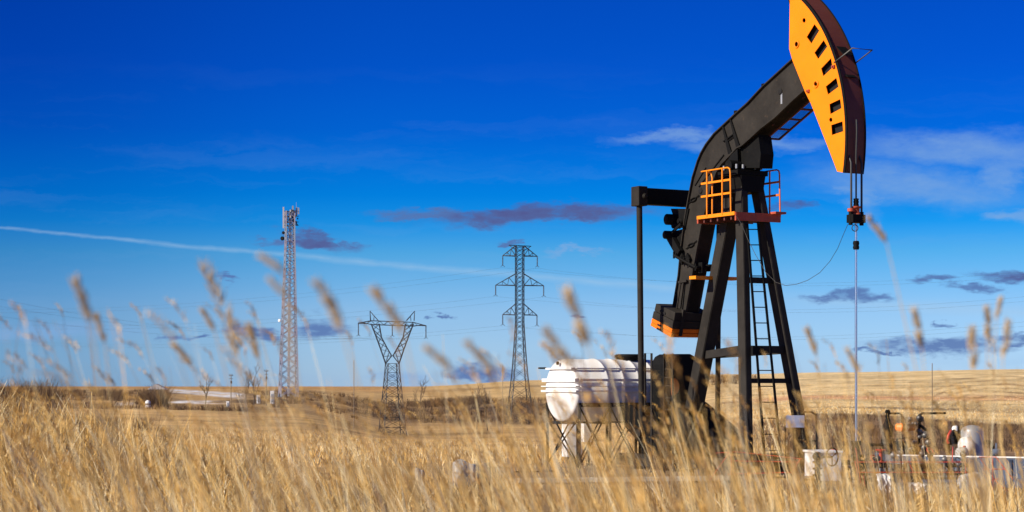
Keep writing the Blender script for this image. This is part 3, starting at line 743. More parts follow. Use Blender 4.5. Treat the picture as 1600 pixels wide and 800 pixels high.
mb = MB(); mb.torus(G(uc+.1, wat(1331), zr(357)), (ua+wb*.4), .08, .012, 18, 5); part(mb, 'wire_coil', m_cable, cbar)
mb = MB(); mb.tube([G(uc, wm, zr(700)), G(uc, wm, zr(349))], .033, 10); pr = part(mb, 'polished_rod', m_chrome)
mb = MB(); mb.lathe(G(uc, wm, zr(390)), ZZ, [(0,.07),(.06,.085),(.1,.07),(.16,.085),(.22,.07)], 12); part(mb, 'rod_coupling', m_dark, pr)
# slack sensor wire from the carrier bar back to the post
mb = MB(); pts = []
tr = [(1325,350),(1318,366),(1309,388),(1297,408),(1281,426),(1262,438),(1245,444),(1228,446),(1212,441),(1196,425),(1180,397),(1168,373),(1158,349),(1150,337)]
ups = np.linspace(uc, 0.75, len(tr))
for (px, py), u in zip(tr, ups): pts.append(lp(px, py, u))
mb.tube(pts, .007, 5); part(mb, 'signal_wire', m_cable)

# ------------------------------------------------------------------ white storage tank on its stand
td = -wb; tside = ua
ta = P(878, 610, 58.5); TR_ = .92; TL = 3.25
tk = empty('storage_tank', (ta.x+td.x*1.6, ta.y+td.y*1.6, tz(ta.x, ta.y)), 'white ribbed plastic tank lying on a steel stand left of the pumpjack', 'tank')
mb = MB()
prof = [(-.09, .05), (-.08, .60), (-.05, .84), (-.01, .90), (.04, TR_)]
x_ = .06
for k in range(4):
    s0 = 1.0+k*.55
    prof += [(s0, TR_), (s0+.03, TR_+.022), (s0+.07, TR_+.022), (s0+.10, TR_)]
prof += [(TL-.05, TR_), (TL, .88), (TL+.07, .5), (TL+.08, .05)]
mb.lathe(ta, td, prof, 48); shell = mb.build('tank_shell', m_white, tk)
mb = MB()
for dz, hh, out in ((.64, .05, .16), (.30, .10, .20), (.12, .03, .10), (-.02, .06, .20)):
    half = math.sqrt(max(TR_**2-dz**2, .01))+.05
    mb.cut()
    for s_ in (1, -1):
        mb.box(ta+td*(TL/2)+tside*(s_*half)+ZZ*dz, td*(TL/2-.05), tside*.025, ZZ*hh*.4)
    mb.box(ta-td*.06+ZZ*dz, td*.07, tside*(half+.02), ZZ*hh*.5)
mb.build('moulded_rib', m_white, tk)
mb = MB(); c = ta+td*2.35+ZZ*(TR_-.03); mb.lathe(c, ZZ, [(0, .40), (.08, .40), (.09, .43), (.16, .43), (.19, .36)], 24); mb.build('lid', m_dark, tk)
mb = MB(); c = ta-td*.12+ZZ*.80; mb.lathe(c, -td, [(0, .05), (.05, .05)], 12); mb.cut(); c2 = ta-td*.1+ZZ*.66+tside*-.75; mb.tube([c2, c2-tside*.25-td*.1], .03, 6); mb.build('vent', m_dark, tk)
gz = tk.location.z; zt = ta.z-.42
mb = MB()
for s_ in (1, -1):
    mb.bar(ta+tside*(.90*s_)+ZZ*-.42, ta+td*TL+tside*(.90*s_)+ZZ*-.42, .06, .12, tside)
for d in (.05, 1.1, 2.15, 3.2):
    mb.bar(ta+td*d+tside*.9+ZZ*-.95, ta+td*d-tside*.9+ZZ*-.95, .08)
std = mb.build('stand_frame', m_black, tk)
for d in (.05, 1.1, 2.15, 3.2):
    for s_ in (1, -1):
        q = ta+td*d+tside*(.9*s_); mb = MB(); mb.bar((q.x, q.y, gz-.05), (q.x, q.y, zt), .08); mb.build('leg', m_black, tk)
for s_ in (1, -1):
    for k, d in enumerate((.05, 1.1, 2.15)):
        p = ta+td*d+tside*(.9*s_); q = ta+td*(d+1.05)+tside*(.9*s_)
        mb = MB(); mb.bar((p.x, p.y, gz+.1), (q.x, q.y, zt-.05), .035); mb.bar((p.x, p.y, zt-.05), (q.x, q.y, gz+.1), .035); mb.build('cross_brace', m_black, tk)
mb = MB(); p = ta+tside*.9; q = ta-tside*.9; mb.bar((p.x, p.y, gz+.1), (q.x, q.y, zt-.4), .035); mb.bar((p.x, p.y, zt-.4), (q.x, q.y, gz+.1), .035); mb.build('cross_brace', m_black, tk)

def screen_box(mb, x0, y0, x1, y1, Y, depth, yaw=None):
    a_, b_ = P(x0, y1, Y), P(x1, y0, Y); c = (a_+b_)/2; hx = (b_.x-a_.x)/2; hz_ = (b_.z-a_.z)/2
    d = Vector((1, 0, 0)) if yaw is None else Vector((math.cos(yaw), math.sin(yaw), 0)); n = Vector((-d.y, d.x, 0))
    mb.box(c+n*depth/2, d*hx, n*depth/2, ZZ*hz_); return mb
def ground_root(name, px, Y, label, cat, group=None):
    x = (px-800)/F*Y; return empty(name, (x, Y, tz(x, Y)), label, cat, group)

# control cabinet behind the stand
cb = ground_root('control_cabinet', 900, 61.5, 'white steel control cabinet standing behind the tank stand', 'cabinet')
mb = MB(); screen_box(mb, 885, 662, 911, 714, 61.5, .5, .3); mb.build('body', m_whitep, cb, .01)
for y0, y1 in ((664, 677), (682, 696), (699, 712)):
    mb = MB(); screen_box(mb, 887, y0, 909, y1, 61.44, .03, .3); d_ = mb.build('door', m_whitep, cb)
    mb = MB(); screen_box(mb, 905, (y0+y1)/2-2, 907, (y0+y1)/2+2, 61.38, .03, .3); mb.build('handle', m_dark, d_)
mb = MB(); p = P(888, 714, 61.6); q = P(908, 714, 61.6); mb.bar((p.x, p.y, cb.location.z-.05), p, .06); mb.cut(); mb.bar((q.x, q.y, cb.location.z-.05), q, .06); mb.build('stand', m_dark, cb)
cb2 = ground_root('junction_box', 918, 61, 'narrow white junction box on a post right of the control cabinet', 'junction box')
mb = MB(); screen_box(mb, 912, 655, 925, 691, 61, .3, .3); mb.build('body', m_whitep, cb2, .01)
mb = MB(); p = P(920, 691, 61.1); mb.bar((p.x, p.y, cb2.location.z-.05), p, .07); mb.build('post', m_dark, cb2)

# access frames by the gear reducer
for i, (x0, x1, y0, Y, lab) in enumerate(((1008, 1018, 552, 56.0, 'thin dark inverted-U pipe frame in front of the tank'), (1038, 1051, 552.5, 55.6, 'dark pipe frame with rungs in front of the gear reducer'))):
    r = ground_root('access_frame', (x0+x1)/2, Y, lab, 'pipe frame'); gz_ = r.location.z-.05
    a_, b_ = P(x0, y0, Y), P(x1, y0, Y-.2)
    mb = MB(); mb.tube([(a_.x, a_.y, gz_ if i else EYE-.8), a_, b_, (b_.x, b_.y, gz_)], .032, 6)
    r_ = mb.build('frame', m_black, r)
    if i:
        for py in (577, 590, 603, 622, 640, 660):
            mb = MB(); mb.tube([P(x0, py, Y), P(x1, py, Y-.2)], .02, 6); mb.build('rung', m_black, r)
mb = MB()

# ------------------------------------------------------------------ well head and right-hand equipment
wx = G(uc, wm, 0); WY = wx.y
wh = empty('wellhead', (wx.x, wx.y, 0), 'wellhead valve stack with side pipes under the polished rod', 'wellhead')
mb = MB(); mb.lathe((wx.x, wx.y, 0), ZZ, [(0,.2),(.1,.2),(.1,.13),(.3,.13),(.3,.22),(.38,.22),(.38,.12),(.62,.12),(.62,.19),(.7,.19),(.7,.09),(.95,.09),(.95,.13),(1.05,.13),(1.05,.06)], 18); mb.build('casing_spool', m_dark, wh)
mb = MB(); mb.tube([(wx.x-.9, wx.y-.1, .5), (wx.x+1.0, wx.y+.1, .5)], .065, 10); mb.tube([(wx.x+.3, wx.y, .5), (wx.x+.3, wx.y, .95), (wx.x+.9, wx.y+.1, .95)], .045, 8)
for dx in (-.75, -.4, .45, .8): mb.lathe((wx.x+dx-.03, wx.y, .5), (1, 0, 0), [(0,.13),(.06,.13)], 12)
mb.build('flow_line', m_dark, wh)
for dx, dz in ((-.6, .82), (.62, .82)):
    mb = MB(); mb.tube([(wx.x+dx, wx.y-.05, .5), (wx.x+dx, wx.y-.05, dz)], .05, 8); v = mb.build('valve', m_darkred, wh)
    mb = MB(); mb.torus((wx.x+dx, wx.y-.05, dz), ZZ, .13, .015, 18, 5); mb.build('handwheel', m_red, v)

bt = ground_root('transfer_tank', 1294, 46.5, 'white rectangular tank with peeling paint behind the grass near the big handwheel', 'tank')
mb = MB(); screen_box(mb, 1274, 707, 1316, 752, 46.5, .9, .15); mb.build('shell', m_whitep, bt, .02)
mb = MB(); screen_box(mb, 1272, 704.5, 1318, 708, 46.47, .96, .15); mb.build('rim', m_whitep, bt, .01)
mb = MB()
for x in (1278, 1312):
    mb.cut(); p = P(x, 751, 46.7); mb.bar((p.x, p.y, bt.location.z-.05), p, .08)
mb.build('foot', m_grey, bt)
gv = ground_root('gate_valve', 1306, 45.6, 'black gate valve with large spoked handwheel in front of white tank', 'valve')
c = P(1300, 714, 45.6); ax_ = Vector((.62, -.78, 0))
mb = MB(); mb.torus(c, ax_, .205, .017, 28, 6)
side_ = ax_.cross(ZZ)
for k in range(3):
    q = 2*math.pi*k/3+.5; mb.tube([c, c+side_*(math.cos(q)*.2)+ZZ*(math.sin(q)*.2)], .013, 5)
mb.build('handwheel', m_dark, gv)
mb = MB(); mb.tube([c, c-ax_*.35], .03, 8); mb.lathe(c-ax_*.30, -ax_, [(0,.06),(.08,.10),(.2,.10),(.25,.06)], 12); mb.tube([c-ax_*.45, c-ax_*.45-ZZ*.9], .07, 10)
for dz in (.15, .3, .45, .6): mb.lathe(c-ax_*.45-ZZ*dz, ZZ, [(0,.11),(.04,.11)], 12)
mb.build('valve_body', m_dark, gv)
mb = MB(); e = c-ax_*.45-ZZ*.5; mb.tube([e, e-Vector((.3,0,0)), e-Vector((.42,0,.12)), e-Vector((.45,0,.7))], .06, 10); mb.build('elbow_pipe', m_wood, gv)

# stair with hooped handrail and the pale sheet
stair = ground_root('stair_handrail', 1264, 52, 'black hooped pipe handrail left of the wellhead', 'handrail')
for (x0, x1, Y) in ((1251, 1276, 52),):
    a_, b_ = P(x0, 646, Y), P(x1, 652, Y)
    mb = MB(); mb.tube([(a_.x, Y, 0), (a_.x, Y, a_.z), (a_.x+.12, Y, a_.z+.04), (b_.x-.14, Y, a_.z+.04), (b_.x-.03, Y, a_.z-.03), (b_.x, Y, a_.z-.16), (b_.x, Y, 0)], .028, 8)
    for py in (689, 710): mb.tube([P(x0, py, Y), P(x1, py, Y)], .02, 6)
    mb.build('hoop', m_dark, stair)
mb = MB(); mb.tube([P(1227, 665, 52.0), P(1227, 742, 52.0)], .022, 6); mb.cut(); mb.tube([P(1240, 668, 52.0), P(1240, 742, 52.0)], .022, 6); mb.build('post', m_dark, stair)
sg = empty('notice_board', P(1242, 742, 51.9), 'small pale blue-white board behind grass left of the handrail', 'sign')
mb = MB(); screen_box(mb, 1228, 649, 1257, 668, 51.9, .03); mb.build('panel', m_sign, sg)
mb = MB(); mb.tube([P(1242, 668, 51.93), (P(1242, 668, 51.93).x, 51.93, -.05)], .03, 6); mb.build('post', m_dark, sg)

# long low open steel bund wall
bund = ground_root('spill_bund', 1500, 49, 'long low blue-grey steel bund wall with pale top edge along right side', 'bund')
a_ = P(1398, 712, 49.5); b_ = P(1640, 711, 47.5)
mb = MB(); d_ = (b_-a_).normalized(); d_.z = 0; ln = (b_-a_).length
mb.bar((a_.x, a_.y, .34), (b_.x, b_.y, .34), .06, .74, None); wall_o = mb.build('wall', m_bluegrey, bund)
mb = MB(); mb.bar((a_.x, a_.y-.0, .735), (b_.x, b_.y, .735), .08, .03); mb.build('top_rail', m_whitep, bund)
mb = MB()
for k in range(9):
    mb.cut(); q = a_.lerp(b_, k/8); mb.box((q.x, q.y-.06, .34), (.035,0,0), (0,.03,0), (0,0,.34))
mb.build('stiffener', m_bluegrey, bund)
mb = MB(); c_ = a_+Vector((0, 2.6, 0)); mb.bar((a_.x, a_.y, .34), (c_.x, c_.y, .34), .06, .74); mb.build('end_wall', m_bluegrey, bund)

mf = ground_root('pipe_manifold', 1430, 47.2, 'dark oily pipe manifold with upright valves in front of bund wall', 'pipework')
mb = MB()
for py in (728, 740, 750): mb.cut(); mb.tube([P(1345, py, 47.2), P(1512, py-1, 47.0)], .05, 8)
mb.build('header_pipe', m_dark, mf)
rr_ = random.Random(5)
for k in range(15):
    px = 1352+k*11+rr_.uniform(-3, 3); p = P(px, rr_.uniform(700, 722), 47.1-rr_.random()*.3); mb = MB(); mb.tube([(p.x, p.y, 0), p], .032, 6)
    mb.lathe(p-ZZ*.16, ZZ, [(0,.04),(.03,.075),(.10,.075),(.13,.04)], 10); v = mb.build('riser', m_iron if k % 3 else m_dark, mf)
    if k % 4 == 1: mb = MB(); mb.torus(p, Vector((.4, -.6, .5)), .09, .013, 14, 5); mb.build('handwheel', m_red if k % 8 == 1 else m_dark, v)
mb = MB(); screen_box(mb, 1395, 732, 1452, 756, 47.5, .4); mb.build('sump_box', m_dark, mf)
vs_ = ground_root('separator_vessel', 1520, 50.5, 'upright grey steel cylinder vessel with domed top standing by the bund', 'vessel')
c = P(1519, 712, 50.5)
mb = MB(); mb.lathe((c.x, c.y, .02), ZZ, [(0,.285),(1.28,.285),(1.36,.25),(1.42,.14),(1.44,.03)], 28); mb.build('shell', m_grey, vs_)
mb = MB(); mb.lathe((c.x-.2, c.y-.22, .95), (-.75,-.66,0), [(0,.22),(.06,.22),(.12,.1)], 20); mb.build('flange', m_whitep, vs_)
mb = MB(); mb.tube([(c.x+.03, c.y, 1.42), (c.x+.03, c.y, 1.55)], .03, 8); mb.build('nozzle', m_dark, vs_)

# black rod-pump drive with orange motor and pipework
es = ground_root('pump_skid', 1415, 52, 'black pipework skid with bright orange motor right of the wellhead', 'pump skid')
mb = MB(); screen_box(mb, 1380, 712, 1450, 722, 52, .9); mb.build('skid_base', m_dark, es)
mb = MB(); screen_box(mb, 1394, 690, 1420, 712, 52.3, .5); mb.build('gear_case', m_dark, es, .03)
mb = MB(); screen_box(mb, 1426, 697, 1448, 712, 52.4, .4); mb.build('pump_head', m_dark, es, .03)
mb = MB(); p = P(1387, 712, 52); q = P(1387, 640, 52)
mb.tube([p, q], .05, 8); mb.lathe(P(1387, 684, 52), ZZ, [(0,.12),(.3,.16),(.38,.10),(.5,.06)], 14); mb.lathe(P(1387, 712, 52), ZZ, [(0,.2),(.45,.17)], 14)
mb.lathe(P(1387, 645, 52), ZZ, [(0,.07),(.06,.07)], 10); mb.build('riser', m_dark, es)
mb = MB(); mb.tube([P(1390,646,52), P(1405,646,52), P(1408.5,648,52), P(1409,660,52)], .026, 8); mb.tube([P(1440,646,52), P(1477,645.5,52.3)], .03, 8)
mb.tube([P(1424,712,52), P(1436,690,52), P(1437,648,52), P(1444,645,52)], .035, 8)
mb.tube([P(1437,664,52), P(1447,672,52), P(1452,694,52), P(1450,712,52)], .04, 8)
mb.tube([P(1402,712,51.8), P(1402,685,51.8), P(1421,684,51.8)], .018, 6); mb.build('pipe', m_dark, es)
mb = MB()
for px, py, r_ in ((1423,653,.07),(1426,660,.05),(1436,652,.09),(1442,655,.07),(1432,662,.06),(1438,672,.08),(1446,682,.10),(1452,690,.08),(1436,684,.07),(1428,690,.06),(1421,700,.07),(1441,698,.08)):
    mb.cut(); mb.lathe(P(px, py, 51.95), Vector((random.uniform(-1,1), -.6, random.uniform(-1,1))), [(0, r_*.6), (r_*.3, r_), (r_, r_), (r_*1.3, r_*.5)], 10)
mb.build('valve', m_iron, es)
mb = MB(); c = P(1399.5, 668, 51.8); mb.lathe(c, (1, .1, 0), [(0,.05),(.02,.10),(.13,.10),(.13,.115),(.17,.115),(.17,.10),(.36,.10),(.36,.085),(.5,.08),(.5,.06)], 16); mb.build('motor', m_brightorange, es)

en = ground_root('engine_unit', 1488, 50.8, 'small black engine with red hose and white drum left of the grey vessel', 'engine')
mb = MB(); screen_box(mb, 1478, 678, 1506, 694, 50.8, .45); mb.tube([P(1497,680,50.7), P(1497,667,50.7)], .04, 8)
for px, py, r_ in ((1480,682,.1),(1490,676,.09),(1501,678,.1),(1506,686,.08),(1484,690,.09)): mb.lathe(P(px, py, 50.7), (.2,-1,.1), [(0,r_*.7),(.05,r_),(.12,r_),(.14,r_*.4)], 12)
eb = mb.build('engine_block', m_dark, en, .01)
mb = MB(); mb.tube([P(1486,673,50.6), P(1482,680,50.5), P(1480,688,50.5), P(1482,693,50.5)], .035, 8); mb.build('hose', m_red, en)
mb = MB(); mb.lathe(P(1488,671.5,50.7), (.9,-.4,.1), [(0,.06),(.03,.1),(.12,.1),(.14,.07)], 14); mb.build('air_filter', m_whitep, en)
mb = MB()
for px in (1482, 1502): mb.cut(); mb.bar(P(px, 694, 50.9), (P(px, 694, 50.9).x, 50.9, -.02), .06)
mb.build('support', m_dark, en)
dr = ground_root('white_drum', 1500, 49.8, 'pale plastic drum below the small black engine', 'drum')
mb = MB(); c = P(1503, 712, 49.9); mb.lathe((c.x, c.y, 0), ZZ, [(0,.15),(.04,.17),(.35,.17),(.37,.185),(.4,.17),(.82,.17),(.9,.12),(.92,.04)], 20); mb.build('body', m_conc, dr)
mb = MB(); mb.lathe((c.x+.06, c.y, .91), ZZ, [(0,.04),(.04,.04)], 10); mb.build('cap', m_red, dr)

gp = ground_root('gooseneck_pipe', 1548, 49.2, 'dark gooseneck vent pipe rising over the bund wall', 'pipe')
q = P(1550, 712, 49.2)
mb = MB(); mb.tube([(q.x, q.y, .0), (q.x, q.y, P(0,697,49.2).z), (q.x-.03, q.y, P(0,692.5,49.2).z), (q.x-.10, q.y, P(0,690.5,49.2).z), (q.x-.2, q.y, P(0,692,49.2).z)], .055, 10); mb.build('pipe', m_dark, gp)
vb = ground_root('blue_valve', 1558, 49, 'small dark blue valve with thin stem beside gooseneck pipe', 'valve')
mb = MB(); q = P(1557, 712, 49); mb.lathe((q.x, q.y, 0), ZZ, [(0,.05),(.75,.05),(.75,.1),(.9,.1),(.9,.03),(1.05,.03)], 12); mb.build('body', m_bluegrey, vb)

# cylinder lying low behind the bund plus tarpaulins
def tarp(px0, py0, px1, py1, Y, label, seed):
    r = np.random.default_rng(seed); nx, ny = 14, 10; vs = []; fs = []
    for j in range(ny+1):
        for i in range(nx+1):
            p = P(px0+(px1-px0)*i/nx, py0+(py1-py0)*j/ny, Y); fold = .05*math.sin(i*1.3+seed)+.03*math.sin(i*.7+j*1.1)+r.uniform(-.012,.012)
            edge = 1 if j == ny else 0
            vs.append((p.x+.02*math.sin(j*1.7), p.y+fold+(.12 if j < 2 else 0)*(2-j), p.z-(.02*r.random() if not edge else .06*r.random())))
    for j in range(ny):
        for i in range(nx): fs.append((j*(nx+1)+i, j*(nx+1)+i+1, (j+1)*(nx+1)+i+1, (j+1)*(nx+1)+i))
    mb = MB(); mb.add(vs, fs, True); root = Vector((P((px0+px1)/2, py1, Y)))
    o = mb.build('tarpaulin', m_whitep, None, 0, root); so_ = o.modifiers.new('thick', 'SOLIDIFY'); so_.thickness = .02
    tag(o, label, 'tarpaulin', 'white sheets hung on the equipment'); return o
tarp(1372, 740, 1393, 771, 45.5, 'square white sheet hanging low, leftmost of the three right of the well', 1)
tarp(1418, 754, 1450, 771, 45.2, 'white sheet close to the ground below the long strip of white sheet', 2)
tarp(1399, 724, 1449, 731, 47.6, 'long narrow white sheet strip draped below the bund top', 3)
ft = ground_root('fuel_tank', 1455, 46.5, 'dark low horizontal tank under the long white sheet strip', 'tank')
a_ = P(1392, 742, 47.0); b_ = P(1466, 742, 46.6)
mb = MB(); mb.lathe(a_, b_-a_, [(0,.08),(.03,.17),(1.05,.17),(1.09,.08)], 20); mb.build('shell', m_dark, ft)
mb = MB()
for k in (.2, .8): mb.cut(); q = a_.lerp(b_, k); mb.box((q.x, q.y, .12), (.05,0,0), (0,.15,0), (0,0,.16))
mb.build('saddle', m_bluegrey, ft)
bx = ground_root('steel_crate', 1480, 45, 'pale grey-blue steel crate low at the right behind grass', 'crate')
mb = MB(); screen_box(mb, 1450, 755, 1520, 778, 45, .8, -.05); mb.build('shell', m_grey, bx, .02)
mb = MB(); screen_box(mb, 1448, 752, 1522, 755.5, 44.97, .86, -.05); mb.build('lid', m_bluegrey, bx, .01)
bx2 = ground_root('concrete_block_ramp', 1520, 44.2, 'pale sloping concrete ramp block beside the steel crate', 'block')
mb = MB(); mb.prism([P(1492,772,44.6), P(1507,744,44.6), P(1532,738,44.6), P(1552,772,44.6)], (0,.5,0)); mb.build('block', m_conc, bx2, .02)

def red_rail(pts_list, label, name='red_barrier', cat='barrier', group='red pipe barriers round the well', r=.012):
    allp = [P(*p) for seg in pts_list for p in seg]; c = sum(allp, Vector())/len(allp)
    rt = empty(name, (c.x, c.y, tz(c.x, c.y)), label, cat, group)
    for k, seg in enumerate(pts_list):
        mb = MB(); mb.tube([P(*p) for p in seg], r, 6); mb.build('pipe', m_red, rt)
red_rail([[(1530,714,46.5),(1556,714,46.2),(1583,749,46.2)], [(1551,716,46.2),(1552,768,46.2)], [(1532,717,46.5),(1556,752,46.5),(1583,775,46.2)], [(1545,752,46.2),(1560,748,46.2)], [(1536,733,46.4),(1570,733,46.2)]], 'red pipe barrier with slanting struts in front of bund at far right')
red_rail([[(1336,722,46.6),(1400,722,46.6),(1510,722,46.4)], [(1419,720,46.6),(1427,738,46.6)], [(1340,738,46.6),(1512,738,46.4)], [(1337,700,46.7),(1345,755,46.7)], [(1508,722,46.4),(1511,770,46.4)], [(1489,698,46.6),(1488,722,46.5)]], 'long low red two-rail barrier in front of the bund and pump skid')
red_rail([[(1118,708,47),(1150,706,47),(1253,717,47)], [(1140,706,47),(1108,752,47)], [(1143,707,47),(1142,742,47)], [(1137,741,47),(1235,738,47)], [(1250,717,47),(1237,740,47)], [(1141,720,47),(1250,722,47)]], 'low red pipe barrier in front of the pumpjack base')
red_rail([[(1336,720,46.0),(1343,757,46.0)], [(1349,742,46.0),(1352,760,46.0)]], 'short slanting red stake pair by the wellhead', 'red_stake', 'stake', None)

# low timber rail and rubble at the left of the well pad
lr = ground_root('timber_rail', 870, 50, 'long low pale timber rail on short posts in front of tank', 'rail')
mb = MB(); mb.bar(P(792, 751.5, 50), P(1140, 747, 50), .10, .12); mb.build('rail', m_beige, lr, .01)
for px in (798, 848, 905, 965, 1030, 1090, 1138):
    x = P(px, 700, 50).x; mb = MB(); mb.bar((x, 50.12, tz(x, 50.1)-.1), (x, 50.12, .34), .13); mb.build('post', m_wood, lr)
mb = MB(); mb.tube([P(797,737.5,50.2), P(868,736,50.2)], .015, 5); mb.build('wire', m_dark, lr)
rb = ground_root('concrete_rubble', 735, 46, 'broken pale concrete block with dark shaded side lying in grass', 'concrete block')
def rock(px, py, Y, s, seed):
    r = np.random.default_rng(seed); c = P(px, py, Y); bm = bmesh.new(); bmesh.ops.create_icosphere(bm, subdivisions=3, radius=1)
    for v in bm.verts:
        n = v.co.copy(); k = 1+.18*math.sin(n.x*4+seed)+.12*math.sin(n.y*5+n.z*3+seed*2); f = 1/max(abs(n.x), abs(n.y), abs(n.z)); k *= (.55+.45*f)
        v.co = Vector((n.x*s[0], n.y*s[1], n.z*s[2]))*k+c
    mb = MB(); vs = [v.co.copy() for v in bm.verts]; fs = [[v.index for v in f.verts] for f in bm.faces]; bm.free(); mb.add(vs, fs, False); return mb
rock(726, 742, 46, (.30,.3,.30), 3).build('boulder', m_conc, rb)
rock(752, 745, 46.4, (.20,.3,.30), 5).build('boulder', m_wood, rb)  # darker boulder carries the block's shaded side in its colour
for i, (px, py, Y, s, lab) in enumerate([(295,762,34,.10,'small pale stone in the grass, left of the two near the bottom left'), (306,792,31,.09,'small whitish stone lowest in the grass at bottom left'), (655,732,52,.12,'pale stone in grass between the towers and the concrete block')]):
    c = P(px, py, Y); z = tz(c.x, Y); o = rock(px, py, Y, (s, s, s*1.4), i+20).build('stone', m_conc, None, 0, c); tag(o, lab, 'stone')
    o.location.z = z+.12

# ------------------------------------------------------------------ lattice towers
def lattice(mb, levels, th, rot=0.0, horizontals=True, thb=None):
    """levels: list of (centre, half width x, half width y) from the ground up; four corner legs and X bracing on each face"""
    thb = thb or th*.6; ring = []
    for c, hx, hy in levels:
        c = Vector(c); ring.append([c+Vector((math.cos(rot)*sx*hx-math.sin(rot)*sy*hy, math.sin(rot)*sx*hx+math.cos(rot)*sy*hy, 0)) for sx, sy in ((-1,-1),(1,-1),(1,1),(-1,1))])
    for a_, b_ in zip(ring[:-1], ring[1:]):
        for k in range(4):
            mb.bar(a_[k], b_[k], th); k2 = (k+1) % 4
            mb.bar(a_[k], b_[k2], thb); mb.bar(a_[k2], b_[k], thb)
            if horizontals: mb.bar(b_[k], b_[k2], thb)
    return ring

def insulator(parent, top, ln, r, m=m_ins):
    mb = MB(); prof = [(0, r*.3)]
    n = 9
    for k in range(n): prof += [(ln*(k+.2)/n, r*.35), (ln*(k+.4)/n, r), (ln*(k+.7)/n, r*.8), (ln*(k+.9)/n, r*.35)]
    prof.append((ln, r*.3)); mb.lathe(top, -ZZ, prof, 8)
    b = Vector(top)-ZZ*ln; mb.bar(b+Vector((-r*2.6, 0, -r*1.8)), b, r*.55); mb.bar(b+Vector((r*2.6, 0, -r*1.8)), b, r*.55)
    return mb.build('insulator', m, parent)

# portal ("cat's head") pylon
Y1 = 450.0; q = lambda x, y: P(x, y, Y1)
py1 = empty('power_pylon', q(612, 683), 'short wide Y-shaped lattice power pylon between the mast and tall pylon', 'pylon', 'power line pylons')
mb = MB(); lv = []
for py_, hw in ((684, 22), (668, 19.5), (652, 18), (636, 16.5), (620, 15), (606, 13.6), (594, 12.5), (582, 11.4), (568, 10.3)):
    c = q(613, py_); lv.append((c, hw*Y1/F*.86, hw*Y1/F*.86))
lattice(mb, lv, .15, R_(18), thb=.085); mb.build('tower_body', m_pylon, py1)
for s_ in (-1, 1):
    mb = MB()
    out = [(613+s_*10.5, 568), (613+s_*18, 546), (613+s_*26, 524), (613+s_*33 if s_ < 0 else 646, 506)]
    inn = [(613+s_*3, 568), (613+s_*9, 546), (613+s_*16.5, 527), (613+s_*20 if s_ < 0 else 634, 506)]
    inn = [(613+s_*1, 556), (613+s_*8.5, 543), (613+s_*17, 527), (613+s_*20.5, 506)]
    for dy in (-1.2, 1.2):
        O = [q(*p)+Vector((0, dy, 0)) for p in out]; I_ = [q(*p)+Vector((0, dy, 0)) for p in inn]
        for k in range(3):
            mb.bar(O[k], O[k+1], .16); mb.bar(I_[k], I_[k+1], .14)
            for j in range(2):
                t0, t1 = j/2, (j+1)/2; mb.bar(O[k].lerp(O[k+1], t0), I_[k].lerp(I_[k+1], t1), .09); mb.bar(I_[k].lerp(I_[k+1], t0), O[k].lerp(O[k+1], t1), .09)
        mb.bar(O[0], I_[0], .12)
    for k in range(4): mb.bar(q(*out[k])+Vector((0,-1.2,0)), q(*out[k])+Vector((0,1.2,0)), .1); mb.bar(q(*inn[k])+Vector((0,-1.2,0)), q(*inn[k])+Vector((0,1.2,0)), .1)
    mb.build('tower_arm', m_pylon, py1)
    mb = MB(); pk = q(578 if s_ < 0 else 648, 486)
    for dy in (-.9, .9):
        mb.bar(q(613+s_*34, 501)+Vector((0,dy,0)), pk, .12); mb.bar(q(613+s_*22, 501)+Vector((0,dy,0)), pk, .12); mb.bar(q(613+s_*29, 501)+Vector((0,dy,0)), pk.lerp(q(613+s_*22,501), .5), .08)
    mb.build('earth_wire_peak', m_pylon, py1)
mb = MB(); n = 16
topc = [q(560+i*(666-560)/n, 505+i*.25-(4.6 if 2 < i < 14 else (4.6*min(i, n-i)/3))) for i in range(n+1)]; botc = [q(560+i*(666-560)/n, 505+i*.25+(1.3 if 2 < i < 14 else 0)) for i in range(n+1)]
for dy in (-.9, .9):
    D_ = Vector((0, dy, 0))
    for i in range(n):
        mb.bar(topc[i]+D_, topc[i+1]+D_, .14); mb.bar(botc[i]+D_, botc[i+1]+D_, .16)
        (mb.bar(topc[i]+D_, botc[i+1]+D_, .08) if i % 2 else mb.bar(botc[i]+D_, topc[i+1]+D_, .08))
for i in range(0, n+1, 2): mb.bar(topc[i]-Vector((0,.9,0)), topc[i]+Vector((0,.9,0)), .08)
mb.build('cross_beam', m_pylon, py1)
for px_, py_, l_ in ((560, 505, 18), (665.5, 509, 18), (613, 507, 17)): insulator(py1, q(px_, py_), l_*Y1/F, .17)

